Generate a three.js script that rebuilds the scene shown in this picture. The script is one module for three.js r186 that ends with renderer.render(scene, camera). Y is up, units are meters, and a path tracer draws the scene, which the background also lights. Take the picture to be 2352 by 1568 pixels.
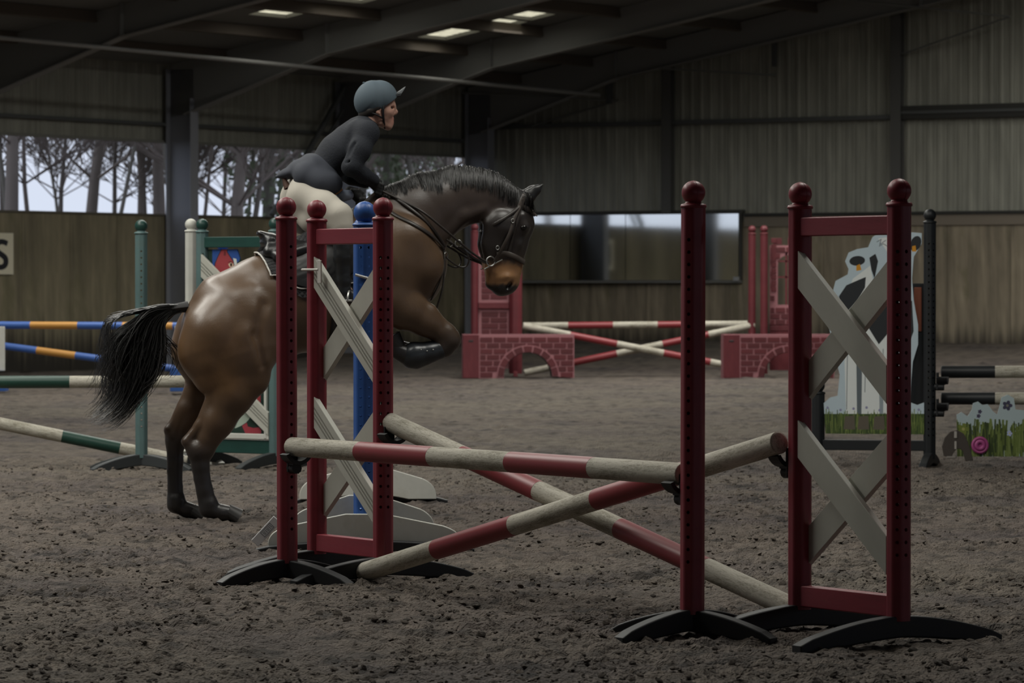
import * as THREE from 'three';
import { mergeGeometries, mergeVertices, toCreasedNormals } from 'three/addons/utils/BufferGeometryUtils.js';
import { ImprovedNoise } from 'three/addons/math/ImprovedNoise.js';
import { RoundedBoxGeometry } from 'three/addons/geometries/RoundedBoxGeometry.js';
import { RectAreaLightUniformsLib } from 'three/addons/lights/RectAreaLightUniformsLib.js';

// ---------------------------------------------------------------- camera, sky, large lights, exposure
const scene = new THREE.Scene();
const EYE = 1.385, FOCAL = 9140, CX = 1176, CY = 784, HORIZON = 655;      // long lens, eye level a little above the middle of the frame
const camera = new THREE.PerspectiveCamera(2 * Math.atan(CY / FOCAL) * 180 / Math.PI, 1.5, 0.5, 400);
camera.position.set(0, EYE, 0);
const PITCH = -Math.atan((CY - HORIZON) / FOCAL);
camera.rotation.x = PITCH;
camera.focus = 18.5;
camera.userData.fStop = 8.5;
camera.updateMatrixWorld();
scene.background = new THREE.Color(0.315, 0.345, 0.41);                     // overcast winter sky
const renderer = new THREE.WebGLRenderer();
renderer.toneMapping = THREE.LinearToneMapping;
renderer.toneMappingExposure = 2.2;
renderer.shadowMap.enabled = true;
RectAreaLightUniformsLib.init();

// the hall: corner C0 where the long wall with the open strip meets the gable; +x runs along the gable, +z along the long wall
const TURN = -32.48 * Math.PI / 180;
const hall = new THREE.Object3D();
hall.position.set(-0.62, 0, -74.9); hall.rotation.y = TURN; hall.updateMatrixWorld();
const HALL_W = 52, HALL_L = 78, RIDGE = HALL_W / 2, PITCH_ROOF = 0.175, EAVE = 5.1;
const roofY = (t) => EAVE + PITCH_ROOF * Math.min(t, HALL_W - t);
const inHall = (o) => { o.position.copy(hall.position); o.rotation.y = TURN; return o; };
const hallPoint = (t, y, s) => new THREE.Vector3(t, y, s).applyMatrix4(hall.matrixWorld);

// rooflights: small translucent sheets in the roof, then large unseen ones added as light sources; [along the gable, along the long wall, width up the slope, length, brightness]
const roofOver = (x, depth) => { const qx = x + 0.62, qz = 74.9 - depth, c = Math.cos(TURN), k = Math.sin(-TURN); return [qx * c + qz * k, -qx * k + qz * c]; };
const ROOFLIGHTS_AND_FILL = [
  [3.68, 11.3, 0.8, 1.05, 0.6], [3.3, 6.0, 0.8, 0.9, 0.6], [4.28, 5.8, 0.35, 0.9, 0.6], [4.8, 5.85, 0.5, 0.9, 0.6], [4.72, 10.95, 0.45, 1.1, 0.6],
  [...roofOver(-8, 21.5), 2.2, 8, 6.3], [...roofOver(-6.5, 29), 2.2, 8, 5], [...roofOver(-1.5, 37), 2.2, 8, 4], [...roofOver(1, 46), 2.2, 8, 4.5], [...roofOver(2.5, 57), 2.2, 7, 7], [...roofOver(9.5, 61), 2.2, 7, 4], [...roofOver(-2.8, 19.5), 2.2, 5, 2.6], [...roofOver(3.2, 21.5), 2.2, 5, 4.2], [9.0, 24, 2.2, 8, 4],  // unseen large sheets, added and placed for key and fill light
];
// ---------------------------------------------------------------- helpers
function rng(seed) { let a = seed >>> 0; return () => { a = (a + 0x6D2B79F5) | 0; let t = Math.imul(a ^ (a >>> 15), 1 | a); t = (t + Math.imul(t ^ (t >>> 7), 61 | t)) ^ t; return ((t ^ (t >>> 14)) >>> 0) / 4294967296; }; }
const NOISE = new ImprovedNoise();
const noise = (x, y, z = 0.37) => NOISE.noise(x, y, z);
function fbm(x, y, z = 0.37, n = 4) { let a = 0, k = 1, s = 0; for (let i = 0; i < n; i++) { a += k * NOISE.noise(x, y, z + i * 7.1); s += k; k *= 0.5; x *= 2.03; y *= 2.03; z *= 1.7; } return a / s; }
const clamp = (v, a = 0, b = 1) => Math.max(a, Math.min(b, v));
const smooth = (a, b, v) => { const t = clamp((v - a) / (b - a)); return t * t * (3 - 2 * t); };
const V = (x, y, z) => new THREE.Vector3(x, y, z);
const FWD = V(0, Math.sin(PITCH), -Math.cos(PITCH)), UPV = V(0, Math.cos(PITCH), Math.sin(PITCH));
const ray = (u, v) => V((u - CX) / FOCAL, 0, 0).addScaledVector(UPV, (CY - v) / FOCAL).add(FWD);
const atDepth = (u, v, d) => { const r = ray(u, v); return V(0, EYE, 0).addScaledVector(r, d / -r.z); };
const onGround = (u, v, h = 0) => { const r = ray(u, v); return V(0, EYE, 0).addScaledVector(r, (h - EYE) / r.y); };
const heightAt = (v, d) => EYE - (v - HORIZON) / FOCAL * d;
const taken = new Map();
function numbered(n) { const k = taken.get(n) || 0; taken.set(n, k + 1); return k ? n + '_' + String(k).padStart(3, '0') : n; }
function shade(o) { o.traverse((c) => { if (c.isMesh) { c.castShadow = true; c.receiveShadow = true; } }); return o; }
function add(o, name, label, category, group, kind) {
  o.name = numbered(name); o.userData.label = label; if (category) o.userData.category = category;
  if (group) o.userData.group = group;
  if (kind) o.userData.kind = kind;
  scene.add(o); return o;
}
function part(parent, name, geo, mat, label) { const m = new THREE.Mesh(geo, mat); m.name = name; if (label) m.userData.label = label; m.castShadow = m.receiveShadow = true; parent.add(m); return m; }
const flat = (g) => { g = g.index ? g.toNonIndexed() : g; for (const k of Object.keys(g.attributes)) if (!['position', 'normal', 'uv'].includes(k)) g.deleteAttribute(k); return g; };
const merge = (list) => mergeGeometries(list.map(flat), false);
const box = (w, h, d, x = 0, y = 0, z = 0) => new THREE.BoxGeometry(w, h, d).translate(x, y, z);
const rbox = (w, h, d, x = 0, y = 0, z = 0, r = 0.006) => new RoundedBoxGeometry(w, h, d, 1, r).translate(x, y, z);
function tube(points, r, seg = 24, sides = 7, taper) {
  const c = new THREE.CatmullRomCurve3(points), g = new THREE.TubeGeometry(c, seg, r, sides, false);
  if (taper) { const p = g.attributes.position; for (let i = 0; i <= seg; i++) { const q = c.getPointAt(i / seg), k = taper(i / seg); for (let j = 0; j <= sides; j++) { const n = i * (sides + 1) + j; p.setXYZ(n, q.x + (p.getX(n) - q.x) * k, q.y + (p.getY(n) - q.y) * k, q.z + (p.getZ(n) - q.z) * k); } } g.computeVertexNormals(); }
  return g;
}
function rod(a, b, r, sides = 10, r2 = r) {
  const d = b.clone().sub(a), g = new THREE.CylinderGeometry(r2, r, d.length(), sides, 1);
  g.applyQuaternion(new THREE.Quaternion().setFromUnitVectors(V(0, 1, 0), d.clone().normalize()));
  return g.translate((a.x + b.x) / 2, (a.y + b.y) / 2, (a.z + b.z) / 2);
}
function dataTex(w, h, fn, srgb = true) {
  const d = new Uint8Array(w * h * 4);
  for (let y = 0; y < h; y++) for (let x = 0; x < w; x++) { const c = fn(x / w, y / h), i = (y * w + x) * 4; d[i] = clamp(c[0]) * 255; d[i + 1] = clamp(c[1]) * 255; d[i + 2] = clamp(c[2]) * 255; d[i + 3] = 255; }
  const t = new THREE.DataTexture(d, w, h); t.magFilter = THREE.LinearFilter; t.minFilter = THREE.LinearMipmapLinearFilter; t.generateMipmaps = true; t.wrapS = t.wrapT = THREE.RepeatWrapping;
  if (srgb) t.colorSpace = THREE.SRGBColorSpace; t.needsUpdate = true; return t;
}
// noise that closes on itself over the unit square
const tile = (u, v, f, s = 0) => { const a = u * Math.PI * 2, b = v * Math.PI * 2, k = f / (2 * Math.PI); return (NOISE.noise(Math.cos(a) * k + 3 + s, Math.sin(a) * k + 5, Math.cos(b) * k + 9 + s) + NOISE.noise(Math.sin(a) * k + 13, Math.sin(b) * k + 17 + s, Math.cos(b + a) * k + 2)) * 0.9; };
const tileF = (u, v, f, n = 4, s = 0) => { let a = 0, k = 1, w = 0; for (let i = 0; i < n; i++) { a += k * tile(u, v, f, s + i * 11); w += k; k *= 0.55; f *= 2; } return a / w; };
const mat = (r, g, b, rough = 0.6, extra = {}) => new THREE.MeshStandardMaterial({ color: new THREE.Color().setRGB(r, g, b), roughness: rough, metalness: 0, ...extra });
function scuffTex(base, amount, dirt, dirtAmount, f = 5, sx = 1, sy = 1, seed = 0) {   // paint with scuffs and clinging dirt
  return dataTex(256, 256, (u, v) => { const n = tileF(u * sx % 1, v * sy % 1, f, 5, seed), m = tileF(u, v, f * 5, 3, seed + 31), k = clamp((n * 1.6 + m * 0.7 - 0.25) * 2.2) * dirtAmount, e = 1 + n * amount + m * amount * 0.6; return [0, 1, 2].map((i) => (base[i] * e) * (1 - k) + dirt[i] * k); });
}
const bumpTex = dataTex(256, 256, (u, v) => { const n = 0.5 + tileF(u, v, 6, 5) * 0.5; return [n, n, n]; }, false);
const textured = (tex, rough, extra = {}) => new THREE.MeshStandardMaterial({ map: tex, roughness: rough, ...extra });
function canvasTex(w, h, draw) { const c = document.createElement('canvas'); c.width = w; c.height = h; const g = c.getContext('2d'); draw(g, w, h); const t = new THREE.CanvasTexture(c); t.colorSpace = THREE.SRGBColorSpace; t.anisotropy = 4; return t; }

// paints, plastics, timber
const M = {
  red: textured(scuffTex([0.53, 0.185, 0.23], 0.10, [0.44, 0.24, 0.24], 0.22, 4), 0.42),
  redDull: textured(scuffTex([0.37, 0.125, 0.155], 0.10, [0.42, 0.22, 0.22], 0.2, 4, 1, 1, 5), 0.6),
  mortar: mat(0.32, 0.135, 0.152, 0.7),
  blue: textured(scuffTex([0.19, 0.35, 0.62], 0.10, [0.15, 0.25, 0.45], 0.2, 4, 1, 1, 2), 0.4),
  green: textured(scuffTex([0.35, 0.45, 0.45], 0.10, [0.36, 0.40, 0.38], 0.3, 4, 1, 1, 3), 0.5),
  greenDark: textured(scuffTex([0.13, 0.27, 0.245], 0.12, [0.2, 0.26, 0.23], 0.25, 4, 1, 1, 4), 0.42),
  white: textured(scuffTex([0.80, 0.80, 0.77], 0.05, [0.6, 0.58, 0.52], 0.2, 4, 1, 1, 6), 0.5),
  board: textured(scuffTex([0.72, 0.72, 0.68], 0.03, [0.62, 0.60, 0.55], 0.12, 4, 1, 1, 6), 0.55),
  poleWhite: textured(dataTex(512, 256, (u, v) => { const n = tileF(u, v, 5, 4, 3), m = tileF((u * 3) % 1, v, 30, 3, 8), q = tileF(u, (v * 2) % 1, 60, 2, 15), k = clamp(0.28 + n * 0.8 + m * 0.75 + q * 0.5), c = [0.74, 0.72, 0.67], d = [0.50, 0.48, 0.42]; return c.map((x, i) => x * (1 - k) + d[i] * k); }), 0.8, { bumpMap: bumpTex, bumpScale: 0.002 }),
  poleRed: textured(dataTex(256, 256, (u, v) => { const n = tileF(u, v, 6, 5, 13), m = tileF(u, v, 34, 2, 18), k = clamp((n * 1.2 + m * 0.9 - 0.25) * 1.4) * 0.4, c = [0.53, 0.19, 0.215], d = [0.40, 0.24, 0.22]; return c.map((x, i) => x * (1 - k) + d[i] * k); }), 0.45),
  poleGreen: textured(scuffTex([0.12, 0.26, 0.22], 0.1, [0.25, 0.3, 0.26], 0.3, 5, 1, 1, 9), 0.42),
  poleBlack: mat(0.012, 0.014, 0.017, 0.5), poleBlue: mat(0.05, 0.13, 0.42, 0.5), poleOrange: mat(0.55, 0.27, 0.06, 0.55),
  black: mat(0.010, 0.011, 0.013, 0.55), blackPost: mat(0.008, 0.010, 0.012, 0.5),
  steel: mat(0.55, 0.55, 0.53, 0.35, { metalness: 0.85 }),
  galv: mat(0.16, 0.165, 0.16, 0.6), steelDark: mat(0.085, 0.09, 0.09, 0.7),
};
// ---------------------------------------------------------------- floor: churned sand, banked up a little against the gable
const toHall = hall.matrixWorld.clone().invert();
function floorHeight(x, z, fine = true) {
  const p = V(x, 0, z).applyMatrix4(toHall);
  let h = 0.37 * Math.pow(1 - smooth(0.2, 10, p.z), 1.4) * smooth(-1, 1, p.x + 1);
  if (!fine) return h;
  h += 0.018 * fbm(x * 0.9, z * 0.9, 1.3, 2) + 0.012 * fbm(x * 2.7, z * 2.7, 4.2, 2);
  const churn = Math.abs(fbm(x * 6, z * 6, 2.2, 3)), rough = 0.55 + 0.75 * smooth(-0.25, 0.3, noise(x * 1.1, z * 1.1, 8.8));
  h += 0.04 * (churn - 0.12) + rough * (0.03 * fbm(x * 12, z * 12, 7.7, 2) + 0.02 * (0.25 - Math.abs(noise(x * 23, z * 17, 3.9))));
  return h;
}
{
  const geos = [];
  const patch = (x0, x1, z0, z1, step, fine, colour = true) => {
    const nx = Math.max(1, Math.round((x1 - x0) / step)), nz = Math.max(1, Math.round((z1 - z0) / step)), pos = new Float32Array((nx + 1) * (nz + 1) * 3), col = new Float32Array(pos.length), uv = new Float32Array((nx + 1) * (nz + 1) * 2), idx = [];
    for (let j = 0; j <= nz; j++) for (let i = 0; i <= nx; i++) {
      const k = j * (nx + 1) + i, x = x0 + (x1 - x0) * i / nx, z = z0 + (z1 - z0) * j / nz, h = fine ? floorHeight(x, z) : floorHeight(x, z, false);
      pos.set([x, h, z], k * 3); uv.set([x, z], k * 2);
      const damp = smooth(-0.05, 0.35, fbm(x * 0.8, z * 0.8, 9.1, 3)), grain = fbm(x * 11, z * 11, 3.3, 3), big = fbm(x * 0.23, z * 0.23, 5.5, 2), spot = smooth(0.06, 0.3, fbm(x * 4.8, z * 3.4, 12.2, 3)), crumb = fbm(x * 17, z * 12, 31.2, 2);
      const e = clamp(1 + 0.4 * grain + 0.55 * crumb + 0.25 * big - 0.25 * damp - 0.42 * spot, 0.22, 1.7);
      col.set([0.108 * e, (0.0885 + 0.005 * big) * e, (0.0715 + 0.007 * damp) * e], k * 3);
    }
    for (let j = 0; j < nz; j++) for (let i = 0; i < nx; i++) { const a = j * (nx + 1) + i, b = a + 1, c = a + nx + 1, d = c + 1; idx.push(a, c, b, b, c, d); }
    const g = new THREE.BufferGeometry(); g.setAttribute('position', new THREE.BufferAttribute(pos, 3)); g.setAttribute('color', new THREE.BufferAttribute(col, 3)); g.setAttribute('uv', new THREE.BufferAttribute(uv, 2)); g.setIndex(idx); g.computeVertexNormals(); geos.push(g);
  };
  patch(-3.6, 3.6, -21.5, -12.4, 0.02, true); patch(-5.4, 5.4, -32, -21.5, 0.03, true); patch(-5.4, -3.6, -21.5, -12.4, 0.06, true); patch(3.6, 5.4, -21.5, -12.4, 0.06, true);
  patch(-8.5, 8.5, -56, -32, 0.06, true); patch(-14, 14, -83, -56, 0.11, true); patch(-14, -8.5, -56, -32, 0.3, true); patch(8.5, 14, -56, -32, 0.3, true);
  patch(-60, -14, -83, -12.4, 2, false); patch(14, 60, -83, -12.4, 2, false); patch(-14, -5.4, -32, -12.4, 1.5, false); patch(5.4, 14, -32, -12.4, 1.5, false);
  patch(-60, 60, -12.4, 44, 4, false);
  { const q = new THREE.PlaneGeometry(120, 130, 1, 1).rotateX(-Math.PI / 2).translate(0, -0.09, -20), c = new Float32Array(12); for (let i = 0; i < 4; i++) c.set([0.1, 0.082, 0.066], i * 3); q.setAttribute('color', new THREE.BufferAttribute(c, 3)); geos.push(q); }   // plane added below the sand, closes seams where sky light leaked in
  const g = mergeGeometries(geos, false);
  const sandTex = dataTex(512, 512, (u, v) => { const n = 0.5 + 0.5 * tileF(u, v, 60, 4, 4); return [n, n, n]; }, false); sandTex.repeat.set(1.3, 1.3);
  const floor = new THREE.Mesh(g, new THREE.MeshStandardMaterial({ vertexColors: true, roughness: 0.95, bumpMap: sandTex, bumpScale: 0.02 }));
  add(floor, 'floor', 'brown churned sand and fibre riding surface of the arena', 'floor', null, 'structure'); shade(floor);
  // loose clods kicked up on the surface
  const R = rng(77), lump = new THREE.IcosahedronGeometry(1, 1), lp = lump.attributes.position;
  for (let i = 0; i < lp.count; i++) { const x = lp.getX(i), y = lp.getY(i), z = lp.getZ(i), k = 1 + 0.5 * noise(x * 1.7 + 4, y * 1.7, z * 1.7); lp.setXYZ(i, x * k, y * k * 0.62, z * k); }
  lump.computeVertexNormals();
  const N = 26000, clods = new THREE.InstancedMesh(lump, new THREE.MeshStandardMaterial({ color: 0xffffff, roughness: 0.98 }), N), m4 = new THREE.Matrix4(), q = new THREE.Quaternion(), c = new THREE.Color();
  for (let i = 0; i < N; i++) {
    let x, z, tries = 0; do { x = -5 + 10 * R(); z = -13.4 - 17 * Math.pow(R(), 1.25); } while (fbm(x * 0.9, z * 0.9, 21.4, 3) < -0.05 + 0.25 * (R() - 0.5) && ++tries < 6);
    const r = 0.004 + 0.010 * Math.pow(R(), 3);
    q.setFromEuler(new THREE.Euler(R() * 0.6, R() * 6.3, R() * 0.6)); m4.compose(V(x, floorHeight(x, z) + r * 0.25, z), q, V(r * (0.8 + R() * 0.9), r * (0.6 + R() * 0.5), r * (0.8 + R() * 0.9)));
    clods.setMatrixAt(i, m4); const e = 0.5 + 0.65 * R(); clods.setColorAt(i, c.setRGB(0.10 * e, 0.082 * e, 0.067 * e));
  }
  add(clods, 'sand_clods', 'loose dark clods of damp sand scattered over the riding surface', 'sand', null, 'stuff');
}
// ---------------------------------------------------------------- walls
const KICK = 2.55, OPEN_TOP = 3.79;
const boardTexs = [0, 1, 2].map((s) => dataTex(256, 512, (u, v) => {   // ply with green film, drips and mud splashed along the foot (v = height)
  const a = tileF(u, v, 3, 4, s * 7), st = 0.6 * tileF(u, v * 0.2, 7, 4, s * 5 + 2), mud = smooth(0.33, 0.02, v + 0.16 * tileF(u, 0.3, 9, 4, s + 40)), mould = smooth(0.0, 0.5, tileF(u, v, 4, 4, 60 + s));
  const e = 1 + 0.22 * a + 0.35 * st; let c = [0.47, 0.44, 0.36].map((x) => x * e); c = c.map((x, i) => x * (1 - 0.45 * mould) + [0.37, 0.36, 0.26][i] * 0.45 * mould);
  return c.map((x, i) => x * (1 - 0.82 * mud) + [0.075, 0.065, 0.055][i] * 0.82 * mud);
}));
const boardMats = boardTexs.map((t) => textured(t, 0.8));
const gableBoardTexs = [0, 1, 2].map((s) => dataTex(256, 512, (u, v) => {
  const a = tileF(u, v, 3, 4, s * 9 + 3), st = 0.6 * tileF(u, v * 0.2, 9, 4, s * 5 + 12), mud = smooth(0.30, 0.05, v + 0.14 * tileF(u, 0.3, 12, 4, s + 50)), mould = smooth(0.1, 0.5, tileF(u, v, 4, 4, 80 + s));
  const e = 1 + 0.2 * a + 0.45 * st; let c = [0.54, 0.50, 0.43].map((x) => x * e); c = c.map((x, i) => x * (1 - 0.4 * mould) + [0.40, 0.385, 0.28][i] * 0.4 * mould);
  return c.map((x, i) => x * (1 - 0.75 * mud) + [0.09, 0.08, 0.07][i] * 0.75 * mud);
}));
const gableBoardMats = gableBoardTexs.map((t) => textured(t, 0.8));
const cladMats = [0, 1, 2].map((s) => textured(dataTex(256, 512, (u, v) => { const st = tileF((u * 5) % 1, v * 0.1, 18, 3, s * 5 + RIDGE), a = tileF(u, v, 4, 4, s + 90), e = 1 + 0.3 * st + 0.16 * a; return [0.57 * e, 0.57 * e, 0.53 * e]; }), 0.75));
function corrugated(width, y0, topAt) {            // one box-profile sheet, ribs running up; topAt(x) gives its upper edge
  const P = [], n = Math.round(width / 0.2); let x = 0;
  for (let i = 0; i < n; i++) { const w = width / n; P.push([x, 0], [x + w * 0.55, 0], [x + w * 0.65, 0.013], [x + w * 0.9, 0.013]); x += w; } P.push([width - 0.004, 0]);
  const pos = [], uv = [];
  for (let i = 0; i < P.length - 1; i++) { const [a, za] = P[i], [b, zb] = P[i + 1], q = [[a, y0, za], [b, y0, zb], [b, topAt(b), zb], [a, topAt(a), za]]; for (const k of [0, 1, 2, 0, 2, 3]) { pos.push(...q[k]); uv.push(q[k][0] / width, (q[k][1] - y0) / 4); } }
  const g = new THREE.BufferGeometry(); g.setAttribute('position', new THREE.Float32BufferAttribute(pos, 3)); g.setAttribute('uv', new THREE.Float32BufferAttribute(uv, 2)); g.computeVertexNormals(); return g;
}
{
  const wl = inHall(new THREE.Group()); add(wl, 'wall_left', 'long side wall with olive ply kickboards under an open strip and grey sheeting', 'wall', null, 'structure');
  // backing so that no light leaks through the joints; the strip between is open
  part(wl, 'kickboard_backing', box(0.14, KICK - 0.02, HALL_L, -0.1, KICK / 2, HALL_L / 2), M.steelDark);
  part(wl, 'outer_skin', box(0.05, EAVE + 0.25 - OPEN_TOP, HALL_L, -0.12, (EAVE + 0.25 + OPEN_TOP) / 2, HALL_L / 2), M.steelDark);
  const bw = 1.22, bg = new RoundedBoxGeometry(0.024, KICK, bw - 0.008, 1, 0.004);
  for (let i = 0; i < 24; i++) part(wl, 'board', bg, boardMats[(i * 5 + (i >> 1)) % 3]).position.set(-0.012, KICK / 2, bw * (i + 0.5));
  const far = box(0.024, KICK, HALL_L - 24 * bw, -0.012, KICK / 2, (HALL_L + 24 * bw) / 2); part(wl, 'kickboard_run', far, boardMats[0]);
  const cg = corrugated(1.0, OPEN_TOP, () => EAVE + 0.1);
  for (let i = 0; i < 28; i++) { const s = part(wl, 'cladding_sheet', cg, cladMats[(i * 7 + (i >> 2)) % 3]); s.rotation.y = -Math.PI / 2; s.scale.z = -1; s.position.set(-0.06, 0, i); }
  part(wl, 'cladding_run', box(0.03, EAVE + 0.1 - OPEN_TOP, HALL_L - 28, -0.05, (EAVE + 0.1 + OPEN_TOP) / 2, (HALL_L + 28) / 2), cladMats[1]);
  part(wl, 'capping', rbox(0.16, 0.04, HALL_L, -0.06, KICK + 0.01, HALL_L / 2), mat(0.10, 0.09, 0.07, 0.8));
  part(wl, 'sheeting_rail', rbox(0.09, 0.06, HALL_L, 0.0, 4.08, HALL_L / 2), M.steelDark);
  part(wl, 'drip_edge', rbox(0.06, 0.05, HALL_L, -0.03, OPEN_TOP, HALL_L / 2), mat(0.2, 0.2, 0.18, 0.7));
}
{
  const wg = inHall(new THREE.Group()); add(wg, 'wall_back', 'gable end wall with stained ply kickboards and ribbed grey sheeting above', 'wall', null, 'structure');
  const top = (t) => roofY(t) + 0.1;
  const sh = new THREE.Shape([new THREE.Vector2(-0.2, 0), new THREE.Vector2(HALL_W, 0), new THREE.Vector2(HALL_W, EAVE + 0.3), new THREE.Vector2(HALL_W / 2, roofY(HALL_W / 2) + 0.2), new THREE.Vector2(-0.2, EAVE + 0.3)]);
  part(wg, 'outer_skin', new THREE.ExtrudeGeometry(sh, { depth: 0.06, bevelEnabled: false }).translate(0, 0, -0.2), M.steelDark);
  const bw = 1.22, bg = new RoundedBoxGeometry(bw - 0.008, KICK, 0.024, 1, 0.004);
  for (let i = 0; i < 14; i++) part(wg, 'board', bg, gableBoardMats[(i * 5 + (i >> 1)) % 3]).position.set(bw * (i + 0.5), KICK / 2, -0.012);
  part(wg, 'kickboard_run', box(HALL_W - 14 * bw, KICK, 0.024, (HALL_W + 14 * bw) / 2, KICK / 2, -0.012), gableBoardMats[0]);
  for (let i = 0; i < 15; i++) { const s = part(wg, 'cladding_sheet', corrugated(1.0, KICK, (x) => top(x + i)), cladMats[(i * 7 + (i >> 1)) % 3]); s.position.set(i, 0, -0.09); }
  const rest = new THREE.Shape([new THREE.Vector2(15, KICK), new THREE.Vector2(HALL_W, KICK), new THREE.Vector2(HALL_W, EAVE + 0.1), new THREE.Vector2(HALL_W / 2, top(HALL_W / 2)), new THREE.Vector2(15, top(15))]);
  part(wg, 'cladding_run', new THREE.ExtrudeGeometry(rest, { depth: 0.03, bevelEnabled: false }).translate(0, 0, -0.09), cladMats[1]);
  part(wg, 'capping', rbox(HALL_W - 5.7, 0.19, 0.05, 5.72 + (HALL_W - 5.7) / 2, 2.53, 0.012), mat(0.20, 0.17, 0.135, 0.8), 'weathered timber capping board');
  part(wg, 'capping', rbox(HALL_W - 5.7, 0.05, 0.1, 5.72 + (HALL_W - 5.7) / 2, 2.655, 0.03), mat(0.03, 0.03, 0.028, 0.8));
  part(wg, 'capping', rbox(5.7, 0.06, 0.1, 2.85, 2.72, 0.0), mat(0.05, 0.05, 0.045, 0.8));
  part(wg, 'sheeting_rail', rbox(8.8, 0.08, 0.10, 4.4, 4.35, 0.0), M.steelDark);
  part(wg, 'sheeting_rail', rbox(HALL_W - 8.8, 0.24, 0.10, 8.8 + (HALL_W - 8.8) / 2, 4.42, 0.0), mat(0.035, 0.035, 0.032, 0.8));
  part(wg, 'sheeting_rail', rbox(HALL_W - 8.8, 0.05, 0.14, 8.8 + (HALL_W - 8.8) / 2, 4.42, 0.0), M.steelDark);
  // gable rafter, and thin wind bracing rods in front of the sheeting
  const gr = new THREE.Shape([new THREE.Vector2(0, 4.80), new THREE.Vector2(HALL_W / 2, 4.80 + RIDGE * PITCH_ROOF), new THREE.Vector2(HALL_W / 2, roofY(RIDGE)), new THREE.Vector2(0, EAVE)]);
  part(wg, 'gable_rafter', new THREE.ExtrudeGeometry(gr, { depth: 0.14, bevelEnabled: false }), M.steelDark);
  for (const [a, b] of [[[0.4, 4.95, 1.2], [3.1, 4.78, 0.1]], [[3.1, 4.78, 0.1], [1.2, 4.35, 0.06]], [[4.4, 5.3, 0.8], [6.4, 5.15, 0.08]], [[8.9, 5.45, 0.06], [11.2, 6.0, 0.5]], [[11.2, 6.0, 0.5], [7.6, 6.45, 1.5]]]) part(wg, 'brace_rod', rod(V(...a), V(...b), 0.018, 6), M.galv);
  part(wg, 'lamp_bracket', rbox(0.08, 0.5, 0.08, 6.4, 5.55, 0.15), M.steelDark); part(wg, 'lamp_bracket', rbox(0.1, 0.45, 0.1, 2.95, 4.95, 0.15), M.steelDark);
  for (const t of [4.15, 8.82]) {          // gable posts, one web and two flanges each
    part(wg, 'gable_post', merge([box(0.2, top(t) - 2.7, 0.012, t, top(t) / 2 + 1.35, 0.0), box(0.2, top(t) - 2.7, 0.012, t, top(t) / 2 + 1.35, 0.14), box(0.012, top(t) - 2.7, 0.14, t, top(t) / 2 + 1.35, 0.07)]), mat(0.10, 0.10, 0.095, 0.7));
  }
  const wr = inHall(new THREE.Group()); add(wr, 'wall_right', 'opposite long wall of the arena in grey sheeting', 'wall', null, 'structure');
  part(wr, 'kickboard_run', box(0.12, KICK, HALL_L, HALL_W + 0.06, KICK / 2, HALL_L / 2), boardMats[1]); part(wr, 'cladding_run', box(0.12, EAVE + 0.3 - OPEN_TOP, HALL_L, HALL_W + 0.06, (EAVE + 0.3 + OPEN_TOP) / 2, HALL_L / 2), cladMats[0]);
  const wf = inHall(new THREE.Group()); add(wf, 'wall_front', 'near gable wall of the arena in grey sheeting', 'wall', null, 'structure');
  part(wf, 'cladding_run', new THREE.ExtrudeGeometry(sh, { depth: 0.12, bevelEnabled: false }).translate(0, 0, HALL_L), cladMats[2]);
}
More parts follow.
